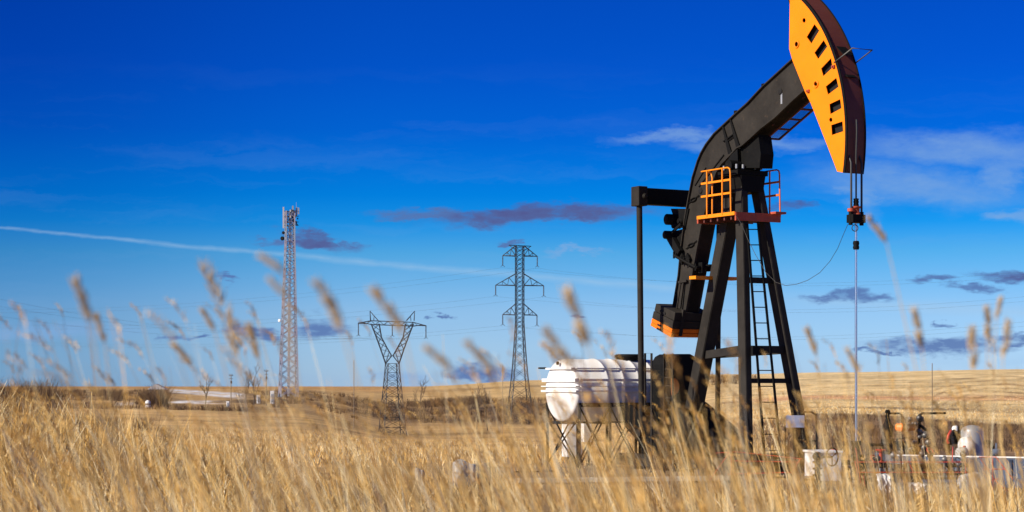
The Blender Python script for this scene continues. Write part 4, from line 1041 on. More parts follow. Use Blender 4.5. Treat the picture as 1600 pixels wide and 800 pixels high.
# tall double-circuit pylon
Y2 = 630.0; q2 = lambda x, y: P(x, y, Y2)
py2 = empty('power_pylon', q2(812, 664), 'tall narrow lattice power pylon with three tiers of arms left of the tank', 'pylon', 'power line pylons')
mb = MB(); lv = []
for py_, hw in ((664,23),(643,20),(624,17.2),(606,14.8),(590,13),(575,11.6),(560,10.4),(547,9.4),(535,8.6),(524,7.9),(514,7.3),(506,6.8)):
    lv.append((q2(812, py_), hw*Y2/F*.85, hw*Y2/F*.85))
for k in range(17): py_ = 500-k*7; lv.append((q2(812, py_), 6.6*Y2/F*.88, 6.6*Y2/F*.88))
lv.append((q2(812, 384), 6.6*Y2/F*.88, 6.6*Y2/F*.88))
lattice(mb, lv, .23, R_(12), horizontals=False, thb=.11); mb.build('tower_body', m_pylon, py2)
for (yt, yb, xl, xr, sag) in ((384, 400, 785.5, 839.5, 1), (428, 446, 774.5, 849.5, 1), (475, 492, 785.5, 839, 1)):
    for s_, xe in ((-1, xl), (1, xr)):
        mb = MB(); tip = q2(xe, yb-.5+(1 if s_ > 0 else 0))
        for dy in (-1.3, 1.3):
            D_ = Vector((0, dy, 0)); A_ = q2(812+s_*6.6, yt)+D_; B_ = q2(812+s_*6.6, yb)+D_
            mb.bar(A_, tip, .2); mb.bar(B_, tip, .26); mb.bar(A_.lerp(tip, .33), B_, .13); mb.bar(A_.lerp(tip, .33), B_.lerp(tip, .4), .13); mb.bar(A_.lerp(tip, .66), B_.lerp(tip, .4), .13); mb.bar(A_.lerp(tip, .66), B_.lerp(tip, .66), .13)
        mb.build('cross_arm', m_pylon, py2)
        insulator(py2, tip, (15)*Y2/F, .24)
mb = MB()
for dy in (-1.2, 1.2): mb.bar(q2(795, 383)+Vector((0,0,0)), q2(830, 384.8), .22); mb.bar(q2(795, 383), q2(807, 391)+Vector((0,dy,0)), .13); mb.bar(q2(830, 384.8), q2(818, 392)+Vector((0,dy,0)), .13)
mb.build('earth_wire_bar', m_pylon, py2)

# telecommunication mast
m_mast = mat('mast_paint', (.27,.33,.44), .5, var=.1)
t = m_mast.node_tree; b = t.nodes['Principled BSDF']; old = b.inputs['Base Color'].links[0].from_socket
tcn = t.nodes.new('ShaderNodeTexCoord'); sx_ = t.nodes.new('ShaderNodeSeparateXYZ'); t.links.new(tcn.outputs['Object'], sx_.inputs[0])
wv2 = t.nodes.new('ShaderNodeMath'); wv2.operation = 'SINE'; m2 = t.nodes.new('ShaderNodeMath'); m2.operation = 'MULTIPLY'; m2.inputs[1].default_value = .55; t.links.new(sx_.outputs[2], m2.inputs[0]); t.links.new(m2.outputs[0], wv2.inputs[0])
gt = t.nodes.new('ShaderNodeMath'); gt.operation = 'GREATER_THAN'; gt.inputs[1].default_value = .25; t.links.new(wv2.outputs[0], gt.inputs[0])
sc5 = t.nodes.new('ShaderNodeMath'); sc5.operation = 'MULTIPLY'; sc5.inputs[1].default_value = .2; t.links.new(gt.outputs[0], sc5.inputs[0])
mx = t.nodes.new('ShaderNodeMix'); mx.data_type = 'RGBA'; t.links.new(sc5.outputs[0], mx.inputs[0]); t.links.new(old, mx.inputs[6]); mx.inputs[7].default_value = (.42, .12, .10, 1); t.links.new(mx.outputs[2], b.inputs['Base Color'])
Y3 = 800.0; q3 = lambda x, y: P(x, y, Y3)
ms = empty('telecom_mast', q3(450.5, 618), 'tall red and white lattice telecom mast with antennas at its top', 'mast')
mb = MB(); lv = []
ys = [620, 602, 585, 569, 553, 538, 523, 509, 495, 482, 469, 457, 445, 433, 422, 411, 400, 390, 380, 370, 360, 350, 340, 330]
for py_ in ys:
    hw = 17.0+(8.3-17.0)*min(1, (620-py_)/245); cx = 450.5+(453.0-450.5)*min(1, (620-py_)/240)
    lv.append((q3(cx, py_), hw*Y3/F*.80, hw*Y3/F*.80))
lattice(mb, lv, .50, R_(14), horizontals=False, thb=.27); mb.build('tower_body', m_mast, ms)
mb = MB(); mb.bar(q3(450, 619), q3(453, 330), .5); mb.bar(q3(452, 619), q3(455, 330), .25)
for k in range(60): c = q3(450+3*k/60, 619-289*k/60); mb.bar(c+Vector((-.5,0,0)), c+Vector((.9,0,0)), .12)
mb.build('cable_ladder', m_galv, ms)
for (x, y0, y1) in ((443.5, 324, 345), (443.5, 343, 357), (458, 322, 338), (463.5, 324, 338), (467, 325, 335), (448, 329, 345), (454, 328, 342)):
    mb = MB(); c = (q3(x, y0)+q3(x, y1))/2+Vector((0, random.uniform(-1.5, 0), 0)); mb.box(c, (.30, 0, 0), (0, .22, 0), (0, 0, (y1-y0)*Y3/F/2)); mb.build('panel_antenna', m_galv if x < 456 else m_grey, ms)
mb = MB()
for y_ in (330, 338, 347, 352): mb.bar(q3(443, y_), q3(467, y_), .2); mb.bar(q3(446, y_+1)+Vector((0,2,0)), q3(464, y_-1)+Vector((0,-2,0)), .18)
for k in range(26): x = random.uniform(445, 466); y_ = random.uniform(328, 356); c = q3(x, y_)+Vector((0, random.uniform(-2, 2), 0)); mb.box(c, (.25, 0, 0), (0, .25, 0), (0, 0, random.uniform(.3, .6)))
mb.build('antenna_mount', m_pylon, ms)
for x, y_, r_ in ((443, 373, .85), (444.5, 364, .6), (438.5, 501, .6)):
    mb = MB(); mb.lathe(q3(x, y_)+Vector((0, -1, 0)), (-.5, -.86, 0), [(0, r_*.5), (.3, r_), (.8, r_), (.85, r_*.8)], 14); mb.build('dish_antenna', m_dark if y_ < 400 else m_whitep, ms)
mb = MB(); mb.bar(q3(463, 325), q3(463, 316), .08); mb.build('lightning_rod', m_galv, ms)

# poles
pole_specs = [('utility_pole', 361, 584, 617, 620, .30, True, 'wooden utility pole with fittings left of the bare trees'),
 ('utility_pole', 416, 577, 612, 600, .28, True, 'wooden utility pole just left of the telecom mast'),
 ('marker_post', 553, 564, 627, 420, .17, False, 'thin grey post between the mast and the Y-shaped pylon'),
 ('marker_post', 785.5, 571, 643, 330, .11, False, 'thin pale post just left of the tall pylon'),
 ('marker_post', 1456.5, 570, 662, 160, .085, False, 'thin weathered post rising above the field right of the well')]
for nm, px, y0, y1, Y, w_, arm, lab in pole_specs:
    x = (px-800)/F*Y; g = tz(x, Y); r = empty(nm, (x, Y, g), lab, 'pole', 'utility poles' if arm else 'thin marker posts')
    top_ = P(px, y0, Y); mb = MB(); mb.tube([(x, Y, g-.2), top_], w_/2, 8, w_*.38); mb.build('pole', m_wood, r)
    mb = MB()
    if arm:
        for dz in (.6, 1.5): mb.cut(); mb.bar(top_+Vector((-.6, 0, -dz)), top_+Vector((.6, 0, -dz)), .14)
        mb.build('cross_arm', m_bark, r); mb = MB()
        for dx in (-.5, .5): mb.cut(); mb.tube([top_+Vector((dx, 0, -.6)), top_+Vector((dx, 0, -.2))], .1, 6)
        mb.build('insulator', m_ins, r); mb = MB()
        mb.box(top_+Vector((.1, -.2, -2.6)), (.25,0,0), (0,.2,0), (0,0,.4)); mb.build('transformer', m_bark, r)
    else: mb.tube([top_, top_+ZZ*.12], w_*.55, 8); mb.build('cap', m_grey, r)

# overhead wires
def wire(a_, b_, sag, r, label, group='overhead power lines'):
    pts = [Vector(a_).lerp(Vector(b_), k/24)-ZZ*(sag*4*(k/24)*(1-k/24)) for k in range(25)]
    mb = MB(); mb.tube(pts, r, 4); o = mb.build('power_line', m_cable, None, 0, a_); tag(o, label, 'power line', group); return o
tips2 = [(785.5, 418), (839.5, 419), (774.5, 463), (849.5, 464), (785.5, 509), (839, 510)]
for i, (x, y_) in enumerate(tips2):
    side_n = 'left' if i % 2 == 0 else 'right'; tier = ('top', 'middle', 'lowest')[i//2]
    wire(q2(x, y_), P(-150, 478+i//2*20+(i % 2)*6, 900), 6, .016, 'faint wire running left from the %s arm, %s tier of the tall pylon' % (side_n, tier))
    wire(q2(x, y_), P(1720, 413+(i//2)*38+(i % 2)*7, 520), 5, .015, 'faint wire running right from the %s arm, %s tier of the tall pylon' % (side_n, tier))
for i, (x, y_) in enumerate(((560, 526), (666, 529), (613, 527))):
    nm_ = ('left', 'right', 'middle')[i]
    wire(q(x, y_), P(-120, 440+i*17, 420), 3, .013, 'faint wire running left from the %s insulator of the Y-shaped pylon' % nm_)

# ------------------------------------------------------------------ bare trees
def bare_tree(px, ytop, ybase, Y, label, seed, spread=.55, name='bare_tree', trunk=.22):
    r = random.Random(seed); x = (px-800)/F*Y; g = tz(x, Y); H = (EYE-(ytop-600)/F*Y)-g
    root = empty(name, (x, Y, g), label, 'tree', 'bare trees and tall shrubs')
    tr_ = MB(); cr_ = MB(); base = Vector((x, Y, g-.2))
    def grow(p, d, ln, rad, dep):
        n = 3; pts = [p]
        for k in range(n):
            d = (d+Vector((r.gauss(0,.10), r.gauss(0,.10), .05))).normalized(); pts.append(pts[-1]+d*(ln/n))
        (tr_ if dep == 0 else cr_).tube(pts, rad, 4, rad*.6, caps=False)
        if dep >= 4: return
        for k in range(3 if dep else 6):
            t_ = r.uniform(.35, 1) if dep else r.uniform(.25, 1); i = min(int(t_*n), n-1); q_ = pts[i].lerp(pts[i+1], t_*n-i)
            a = r.uniform(0, 6.28); nd = (d+Vector((math.cos(a), math.sin(a), r.uniform(.1,.6)))*spread*r.uniform(.7,1.3)).normalized()
            grow(q_, nd, ln*r.uniform(.42,.62), rad*.55, dep+1)
    grow(base, Vector((0,0,1)), H*.66, trunk, 0)
    tr_.build('trunk', m_bark, root); cr_.build('crown', m_bark, root)
bare_tree(320, 585, 622, 560, 'leafless bushy tree standing by the snow patch', 1, trunk=.16)
bare_tree(382, 580, 612, 640, 'small leafless tree, left one of the pair before the mast', 2, trunk=.12)
bare_tree(397, 572, 614, 600, 'taller leafless tree, right one of the pair before the mast', 3, trunk=.16)
bare_tree(657, 597, 628, 700, 'leafless shrub rising over the horizon right of the Y-shaped pylon', 4, .9, trunk=.2)
bare_tree(762, 597, 634, 520, 'wide leafless shrub between the two pylons', 5, .9, trunk=.2)
bare_tree(745, 603, 634, 540, 'lower leafless shrub beside the wide one between pylons', 6, .9, trunk=.16)

# distant site buildings and boxes
hb = ground_root('white_tank', 231, 560, 'small white round tank far left beside a dark thicket', 'tank')
c = Vector(hb.location); mb = MB(); mb.lathe((c.x, c.y, c.z-.2), ZZ, [(0,.8),(1.4,.8),(1.9,.65),(2.2,.1)], 16); mb.build('shell', m_whitep, hb)
mb = MB(); mb.lathe((c.x, c.y, c.z+.7), ZZ, [(0,.82),(.3,.82)], 16); mb.build('band', m_dark, hb)
for px, Y, w_, h_, lab in ((425.5, 640, 1.2, 4.2, 'white equipment cabinet left of the telecom mast foot'), (404, 650, 1.1, 2.8, 'low pale cabinet between the bare trees and mast'), (356, 560, .8, 1.8, 'tiny white box by the end of the snow patch')):
    r = ground_root('equipment_cabinet', px, Y, lab, 'cabinet'); c = Vector(r.location)
    mb = MB(); mb.box((c.x, c.y, c.z+h_/2), (w_/2,0,0), (0,w_/2,0), (0,0,h_/2)); mb.build('body', m_whitep, r, .05)
    mb = MB(); mb.box((c.x+.1, c.y-w_/2-.03, c.z+h_*.45), (w_*.32,0,0), (0,.03,0), (0,0,h_*.32)); mb.build('door', m_grey, r)
shed = ground_root('shed', 247, 620, 'tiny weathered shed with pale pitched roof on the far left horizon', 'shed')
c = Vector(shed.location); mb = MB(); mb.box((c.x, c.y, c.z+2.2), (2.6,0,0), (0,2,0), (0,0,2.4)); mb.build('wall', m_wood, shed)
mb = MB(); mb.prism([(c.x-3, c.y-2.3, c.z+4.5), (c.x+3, c.y-2.3, c.z+4.5), (c.x-.3, c.y-2.3, c.z+6.2)], (0,4.6,0)); mb.build('roof', m_galv, shed)

# ------------------------------------------------------------------ grass and scrub
def ribbon_mesh(name, mesh_parts, material, label, cat):
    co = np.concatenate([p[0] for p in mesh_parts]); cc = np.concatenate([p[2] for p in mesh_parts]); qs = []; off = 0
    for p in mesh_parts: qs.append(p[1]+off); off += len(p[0])
    qd = np.concatenate(qs).astype(np.int32); me = bpy.data.meshes.new(name)
    me.vertices.add(len(co)); me.vertices.foreach_set('co', co.astype(np.float32).ravel())
    me.loops.add(qd.size); me.loops.foreach_set('vertex_index', qd.ravel()); me.polygons.add(len(qd))
    me.polygons.foreach_set('loop_start', np.arange(0, qd.size, 4, dtype=np.int32)); me.polygons.foreach_set('loop_total', np.full(len(qd), 4, np.int32))
    me.polygons.foreach_set('use_smooth', np.ones(len(qd), bool))
    me.update(calc_edges=True)
    ca = me.color_attributes.new('tint', 'FLOAT_COLOR', 'POINT'); ca.data.foreach_set('color', np.concatenate([cc, np.ones((len(cc), 1))], 1).astype(np.float32).ravel())
    me.materials.append(material); o = bpy.data.objects.new(name, me); COL.objects.link(o); tag(o, label, cat, kind='stuff'); return o
def grass_mat(name, trans=.3):
    m = bpy.data.materials.new(name); m.use_nodes = True; t = m.node_tree; t.nodes.clear()
    at = t.nodes.new('ShaderNodeAttribute'); at.attribute_name = 'tint'
    geo = t.nodes.new('ShaderNodeNewGeometry'); nz = t.nodes.new('ShaderNodeTexNoise'); nz.inputs['Scale'].default_value = 9; nz.inputs['Detail'].default_value = 3; t.links.new(geo.outputs['Position'], nz.inputs['Vector'])
    mr_ = t.nodes.new('ShaderNodeMapRange'); mr_.inputs[1].default_value = .3; mr_.inputs[2].default_value = .7; mr_.inputs[3].default_value = .75; mr_.inputs[4].default_value = 1.2; t.links.new(nz.outputs['Fac'], mr_.inputs[0])
    v = t.nodes.new('ShaderNodeVectorMath'); v.operation = 'SCALE'; t.links.new(at.outputs['Color'], v.inputs[0]); t.links.new(mr_.outputs[0], v.inputs['Scale'])
    d = t.nodes.new('ShaderNodeBsdfDiffuse'); tr = t.nodes.new('ShaderNodeBsdfTranslucent'); t.links.new(v.outputs[0], d.inputs[0]); t.links.new(v.outputs[0], tr.inputs[0])
    mx = t.nodes.new('ShaderNodeMixShader'); mx.inputs[0].default_value = trans; t.links.new(d.outputs[0], mx.inputs[1]); t.links.new(tr.outputs[0], mx.inputs[2])
    o = t.nodes.new('ShaderNodeOutputMaterial'); t.links.new(mx.outputs[0], o.inputs[0]); return m
m_grass = grass_mat('dry_grass', .18); m_twig = grass_mat('dry_scrub', .1)
STRAW = np.array([[.86,.58,.22],[.77,.47,.14],[.93,.76,.42],[.55,.32,.11],[.34,.19,.08],[.93,.82,.56]])
def blades(x, y, h, lean, width, pal=None, nseg=4, w=None, curl=1.0, taper=.15, colmul=1.0, pw_=1.7):
    n = len(x); z = terz(x, y)
    az = rng.uniform(0, 2*np.pi, n); fx, fy = np.cos(az), np.sin(az)     # ribbon facing
    pal = STRAW if pal is None else pal; p_ = np.array([.27,.20,.21,.11,.07,.14]) if len(pal) == 6 else np.full(len(pal), 1/len(pal))
    col = pal[rng.choice(len(pal), n, p=p_)]*rng.uniform(.85, 1.15, (n, 1))*colmul
    V = np.zeros((n, nseg+1, 2, 3)); 
    for k in range(nseg+1):
        t_ = k/nseg; cx = x+lean[:, 0]*h*(t_**pw_)*curl; cy = y+lean[:, 1]*h*(t_**pw_)*curl
        cz = z-.02+h*t_*(1-np.minimum(.25*np.hypot(lean[:, 0], lean[:, 1])**2, .6)*t_); ww = width*(1-(1-taper)*t_)*.5
        V[:, k, 0] = np.stack([cx-fx*ww, cy-fy*ww, cz], -1); V[:, k, 1] = np.stack([cx+fx*ww, cy+fy*ww, cz], -1)
    base = np.arange(n)[:, None, None]*(nseg+1)*2; k = np.arange(nseg)[None, :, None]*2
    Q = (base+k+np.array([0, 1, 3, 2])[None, None]).reshape(-1, 4)
    return V.reshape(-1, 3), Q, np.repeat(col, (nseg+1)*2, 0), V[:, -1].mean(1), V[:, -1].mean(1)-V[:, -2].mean(1)
def heads(tip, dirv, ln, wd, pal=None, spikes=16, col=None):
    """drooping seed heads: overlapping small spikelets along the end of a stem"""
    n = len(tip); d = dirv/np.linalg.norm(dirv, axis=1, keepdims=True)
    co = []; cl = []
    col = (STRAW[[1, 0, 3]][rng.integers(0, 3, n)] if col is None else col)*rng.uniform(.85, 1.15, (n, 1))
    for s in range(spikes):
        t_ = (s+.5)/spikes; a = rng.uniform(0, 2*np.pi, n); rr = rng.normal(size=(n, 3)); rr -= (rr*d).sum(1, keepdims=True)*d; rr /= np.linalg.norm(rr, axis=1, keepdims=True)
        droop = np.array([-.25, 0, -.35])*(t_**2)*ln[:, None]
        p = tip+d*(ln*(t_-.35))[:, None]+droop; env = math.sin(math.pi*(.12+.80*t_))**.7
        sl = (ln*.16)[:, None]; q1 = p+(d*.85+rr*.5)*sl; side = np.cross(d, rr); w_ = (wd*env*.5)[:, None]
        out = rr*w_*.55
        co.append(np.stack([p+out*.2-side*w_*.35, p+out+side*w_*.35+d*sl*.3, q1+out*1.2, p+out-side*w_*.45+d*sl*.4], 1)); cl.append(col)
    co = np.stack(co, 1).reshape(-1, 3); Q = np.arange(len(co)).reshape(-1, 4); return co, Q, np.repeat(np.stack(cl, 1).reshape(-1, 3), 4, 0)
def wedge(n, y0, y1, pw_=2.0, margin=1.5, pxr=(-60, 1660)):
    y = (rng.uniform(y0**pw_, y1**pw_, n))**(1/pw_); px = rng.uniform(*pxr, n); x = (px-800)/F*y+rng.uniform(-margin, margin, n)*0
    ex = rng.random(n) < .12; x = np.where(ex, x+np.sign(x)*rng.uniform(0, margin, n), x); return x, y
def leanv(n, x, mx=-.26, sd=.27):
    return np.stack([rng.normal(mx, sd, n), rng.normal(0, sd, n)], -1)
parts_ = []
# undergrowth from the foot of the camera to the edge of the pad, in clumps
def clumpy(n, y0, y1, h0, h1, w0, w1, nc, rad=.28, far=False, **k):
    cx, cy = wedge(nc, y0, y1, pxr=(-60, 790) if far else (-60, 1660)); i = rng.integers(0, nc, n); ch = rng.uniform(.35, 1.2, nc)*np.clip(.75+.5*_n2(cx*1.0, cy*1.0, .8, 31), .3, 1.3); cl_ = rng.normal(0, .26, (nc, 2)); tint = rng.uniform(.45, 1.22, nc)*np.clip(1+.6*_n2(cx, cy, .7, 32), .4, 1.35); wrm = (np.clip(tint, .3, 1.3)[:, None]**np.array([.85, 1.05, 1.35]))
    rr = np.abs(rng.normal(0, rad, n)); a = rng.uniform(0, 6.28, n); x = cx[i]+rr*np.cos(a); y = cy[i]+rr*np.sin(a)
    h = rng.uniform(h0, h1, n)*ch[i]; L_ = leanv(n, x)+cl_[i]+np.stack([np.cos(a), np.sin(a)], -1)*(rr*.5)[:, None]
    b_ = blades(x, y, h, L_, rng.uniform(w0, w1, n), **k); c_ = b_[2]*np.repeat(wrm[i], (k.get('nseg', 4)+1)*2, 0); return b_[0], b_[1], c_
parts_.append(clumpy(4500, 6, 15, .28, .70, .004, .009, 140, rad=.34))
parts_.append(clumpy(17000, 14, 27, .22, .66, .007, .014, 620, rad=.36, nseg=3))
parts_.append(clumpy(34000, 25, 42, .22, .64, .011, .026, 1500, rad=.40, nseg=3))
parts_.append(clumpy(17000, 40, 51, .18, .55, .013, .028, 900, rad=.45, nseg=3, far=True))
n = 13000; x, y = wedge(n, 18, 43, 1.8)     # broken and lodged straw
a_ = rng.uniform(0, 6.28, n); L_ = np.stack([np.cos(a_), np.sin(a_)], -1)*rng.uniform(.8, 1.9, (n, 1)); L_[:, 0] -= .3
b_ = blades(x, y, rng.uniform(.25, .65, n), L_, rng.uniform(.012, .030, n), nseg=3, pw_=1.1); parts_.append(b_[:3])
n = 6000; x, y = wedge(n, 16, 42, 1.6); b_ = blades(x, y, rng.uniform(.3, .7, n), leanv(n, x, -.1, .4), rng.uniform(.006, .014, n), nseg=3, pal=np.array([[.16,.10,.06],[.10,.065,.045],[.22,.14,.08]])); parts_.append(b_[:3])
lx = rng.uniform(-13, -1.5, 42000); ly_ = rng.uniform(15, 38, 42000)
keep = ((lx/ly_*F+800) < 420) & ((lx/ly_*F+800) > -250); lx, ly_ = lx[keep], ly_[keep]
b_ = blades(lx, ly_, rng.uniform(.25, 1.0, len(lx))*np.clip(.8+.5*_n2(lx, ly_, .9, 33), .35, 1.3), leanv(len(lx), lx, -.12, .36), rng.uniform(.008, .020, len(lx)), nseg=3); tn = np.clip(.85+.6*_n2(lx, ly_, 1.1, 34)+rng.normal(0, .2, len(lx)), .3, 1.25)[:, None]**np.array([.85, 1.05, 1.35]); parts_.append((b_[0], b_[1], b_[2]*np.repeat(tn, 8, 0)))
ribbon_mesh('grass', parts_, m_grass, 'dense dry golden grass covering the slope before the well pad', 'grass')
# short bent undergrowth layer of broken stems
# taller seeding stems rising through it
parts_ = []
def tall(n, y0, y1, rowlo, rowhi, wd, hl, pxr=(-60, 1660), lean=-.22, frac=.55, pw_=1.3, exp=1.5):
    x, y = wedge(n, y0, y1, pw_, .8, pxr); z = terz(x, y); u_ = rng.random(n)**1.0; row = rowlo+(rowhi-rowlo)*u_
    h = np.clip((EYE-(row-600)/F*y)-z, .15, 1.45)
    L_ = leanv(n, x, lean, .13); L_[:, 0] *= np.clip(1.5-(x/y*F+800)/1600, .3, 1.4)
    b_ = blades(x, y, h, L_, np.full(n, wd)*rng.uniform(.7, 1.3, n), nseg=7, taper=.4, pw_=exp); parts_.append(b_[:3])
    k = rng.random(n) < frac
    if k.any():
        m = int(k.sum()); parts_.append(heads(b_[3][k], b_[4][k], rng.uniform(.7, 1.3, m)*hl, rng.uniform(.8, 1.3, m)*hl*.14))
tall(500, 9, 22, 830, 668, .0045, .085, pw_=1.6)
tall(2600, 20, 38, 815, 715, .006, .09, pw_=1.8)
tall(260, 4.5, 10, 800, 600, .0036, .085)
tall(150, 2.4, 4.5, 800, 600, .0030, .075, frac=.5)
tall(150, 2.6, 6.0, 620, 455, .0026, .07, pxr=(60, 720), lean=-.16, frac=.6)
tall(50, 2.8, 5.5, 610, 500, .0026, .07, pxr=(820, 1120), frac=.6)
tall(60, 2.8, 5.5, 640, 520, .0026, .07, pxr=(1100, 1600), lean=-.08, frac=.5)
tall(340, 5, 12, 740, 610, .0038, .085, pxr=(0, 1250))
tall(260, 3.2, 8, 790, 590, .0058, .08, pxr=(-20, 1300), lean=-.36, frac=.25, exp=1.15)
tall(170, 3.0, 7, 790, 580, .0062, .08, pxr=(900, 1360), lean=-.42, frac=.3, exp=1.15)
tall(420, 8, 18, 790, 640, .0060, .09, pxr=(-20, 1600), lean=-.34, frac=.3, exp=1.2)
tall(230, 3.0, 8, 790, 610, .0052, .075, pxr=(1080, 1620), lean=-.25, frac=.35, exp=1.2)
tall(120, 3.0, 6, 780, 600, .0055, .075, pxr=(300, 1000), lean=-.36, frac=.35, exp=1.2)
tall(28, 1.25, 2.2, 790, 640, .0034, .05, pxr=(150, 1500), lean=-.3, frac=.7)
ribbon_mesh('tall_grass', parts_, m_grass, 'slender seeding grass stems leaning in the wind close to the camera', 'grass')
# tufts on the open ground beyond the pad
parts_ = []
n = 60000; x, y = wedge(n, 60, 300, 1.0, 10, (-60, 1230)); h = rng.uniform(.12, .42, n)
b_ = blades(x, y, h, rng.normal(-.2, .4, (n, 2)), rng.uniform(.02, .05, n), nseg=2); parts_.append(b_[:3])
n = 5000; x, y = wedge(n, 42, 62, 1.0, 3); b_ = blades(x, y, rng.uniform(.08, .32, n), rng.normal(-.1, .4, (n, 2)), rng.uniform(.008, .02, n), nseg=2); parts_.append(b_[:3])
n = 26000; x, y = wedge(n, 175, 620, 1.0, 5, (1120, 1660)); b_ = blades(x, y, rng.uniform(.06, .22, n), rng.normal(-.1, .4, (n, 2)), rng.uniform(.05, .12, n), nseg=2); parts_.append(b_[:3])
ribbon_mesh('stubble', parts_, m_grass, 'short dry tufts scattered over the plain and stubble field', 'stubble')
# dark leafless scrub in the hollows
BR = np.array([[.13,.085,.055],[.18,.12,.07],[.09,.06,.045],[.24,.15,.085]])
parts_ = []
def scrub(nc, per, y0, y1, pxr, h0, h1, w_, sp_):
    cx, cy = wedge(nc, y0, y1, 1.0, 5, pxr); i = np.repeat(np.arange(nc), per); n = nc*per; hh = rng.uniform(h0, h1, nc)[i]
    a = rng.uniform(0, 6.28, n); rr = rng.random(n)**.7*sp_*hh; x = cx[i]+rr*np.cos(a); y = cy[i]+rr*np.sin(a)
    L_ = np.stack([np.cos(a), np.sin(a)], -1)*rng.uniform(.1, .7, (n, 1)); b_ = blades(x, y, hh*rng.uniform(.45, 1, n), L_, np.full(n, w_), pal=BR, nseg=2, taper=.3); parts_.append(b_[:3])
scrub(1100, 16, 82, 165, (1190, 1680), .15, .55, .03, 1.3)
scrub(520, 16, 640, 980, (550, 1180), 1.2, 3.2, .20, .7)
scrub(300, 16, 500, 1150, (-60, 262), 1.0, 2.6, .20, .7)
scrub(120, 16, 560, 1150, (385, 560), 1.0, 2.6, .20, .7)
scrub(60, 16, 500, 540, (262, 385), 1.0, 2.0, .15, .7)
scrub(60, 60, 900, 1000, (640, 760), 2.0, 4.0, .2, .8)
scrub(16, 140, 230, 300, (-40, 90), 2.2, 4.6, .05, .45)
scrub(26, 90, 620, 860, (-40, 85), 4.5, 9.0, .14, .6)
scrub(12, 70, 700, 860, (85, 260), 2.5, 5.0, .14, .8)
scrub(14, 80, 240, 320, (80, 260), 1.4, 2.6, .05, .5)
scrub(6, 260, 560, 600, (234, 252), 4, 7, .12, .4)
ribbon_mesh('scrub', parts_, m_twig, 'dark leafless scrub filling the hollows of the plain', 'scrub')

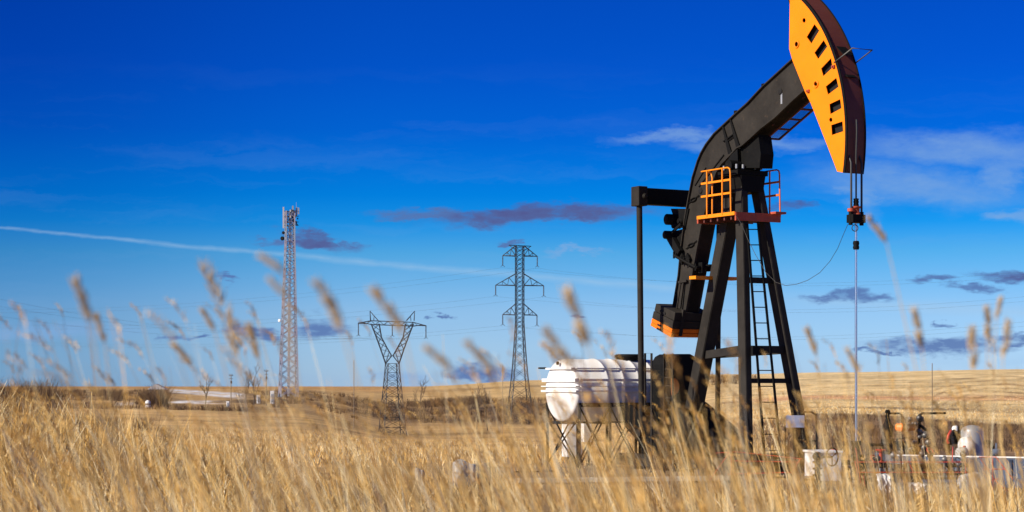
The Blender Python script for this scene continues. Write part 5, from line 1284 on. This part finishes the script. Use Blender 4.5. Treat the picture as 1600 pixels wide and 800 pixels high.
# individually visible seeding stalks close to the camera
STALKS = [ # head top, head base, lower stem point, distance, label
 ((1361,338),(1385,378),(1428,560),3.3,'tallest grass stalk with drooping head right of the polished rod'),
 ((1427,484),(1441,545),(1449,640),3.2,'grass stalk with bright golden head below the tallest stalk'),
 ((1546,482),(1543,532),(1541,640),3.4,'upright pale grass stalk over the right field, middle of three'),
 ((1563,465),(1557,500),(1548,640),3.4,'upright grass stalk topping the right-hand group'),
 ((1523,510),(1521,580),(1520,660),3.2,'grey-brown upright grass stalk left in the right-hand group'),
 ((1578,502),(1567,562),(1564,660),3.2,'rightmost upright grass stalk near the frame edge'),
 ((1326,545),(1341,582),(1352,660),3.4,'short leaning grass head beside the polished rod base'),
 ((1264,512),(1276,555),(1286,640),3.8,'thin leaning grass stalk right of the post leg'),
 ((884,455),(918,540),(962,680),2.6,'large blurred golden grass head above the white tank'),
 ((852,515),(896,575),(940,690),2.8,'second blurred grass head above the tank left end'),
 ((503,437),(534,515),(585,690),2.5,'large blurred grass head between mast and Y-shaped pylon'),
 ((592,448),(630,520),(668,690),2.6,'large blurred grass head crossing the Y-shaped pylon beam'),
 ((410,396),(443,425),(470,640),2.7,'blurred grass head topmost beside the mast'),
 ((421,436),(446,462),(462,660),2.7,'blurred grass head second from the top beside the mast'),
 ((317,482),(335,517),(380,680),3.2,'small brown grass head left of the utility poles'),
 ((336,420),(372,556),(395,680),3.4,'long thin blurred grass stalk left of the mast'),
 ((388,505),(404,560),(420,680),3.2,'blurred grass stalk just left of the mast shaft'),
 ((672,540),(706,580),(745,700),2.7,'blurred golden grass head right of the Y-shaped pylon foot'),
 ((736,538),(774,584),(810,700),2.7,'blurred grass head just left of the tall pylon'),
 ((274,535),(300,570),(345,690),3.2,'short tilted brown grass head far left of the mast'),
 ((118,430),(142,505),(168,690),2.9,'faint tall grass stalk at the far left'),
 ((150,490),(164,535),(180,690),3.2,'brown-tipped grass stalk right of the faint far-left one'),
]
mstem = m_grass
for (ht, hb_, sp_, d, lab) in STALKS:
    if 2.4 < d < 2.95: d *= .82
    Ht, Hb, Sp = P(*ht, d), P(*hb_, d), P(*sp_, d); dn = (Sp-Hb).normalized()
    zg = tz(Sp.x, d); k = (Sp.z-zg)/max(-dn.z, .3); foot = Sp+dn*k*.98; foot.z = tz(foot.x, foot.y)-.01
    rt = empty('grass_stalk', foot, lab, 'grass stalk', 'tall seeding grass stalks')
    n = 9; pts = []
    for i in range(n):
        t_ = i/(n-1); a_ = foot*(1-t_)**2+Sp*2*t_*(1-t_)+Hb*t_*t_; pts.append(a_)
    mb = MB(); mb.tube(pts+[Hb.lerp(Ht, .5)], .0015, 5, .0007); o = mb.build('stem', mat('straw', (.68,.46,.19), .7, var=.1) if 'straw' not in bpy.data.materials else bpy.data.materials['straw'], rt)
    ax = Ht-Hb; ln = ax.length; dv = ax/ln; mb = MB(); r = random.Random(int(ht[0]))
    bend = Vector((r.uniform(-.13, .06), r.uniform(-.1, .1), r.uniform(-.12, .02)))*ln; full = r.uniform(.7, 1.35); gap = r.uniform(.35, .75)
    for j in range(64):
        t_ = j/64
        if abs(t_-gap) < .04: continue
        env = math.sin(math.pi*(.10+.82*t_))**.8; a = r.uniform(0, 6.28); s1_ = dv.cross(Vector((0,1,0))).normalized(); s2_ = dv.cross(s1_)
        rad_ = s1_*math.cos(a)+s2_*math.sin(a); p = Hb+dv*(ln*t_)+bend*(t_*t_); w_ = min(ln*.06, .0034)*env*full*r.uniform(.6, 1.4)
        mb.lathe(p+rad_*w_*.5, dv+rad_*.55, [(0, .0004), (ln*.04, .0014), (ln*.12, .0012), (ln*.2, .0002)], 4)
    mb.build('seed_head', bpy.data.materials['straw_head'] if 'straw_head' in bpy.data.materials else mat('straw_head', (.56,.41,.22), .8, var=.15), rt)
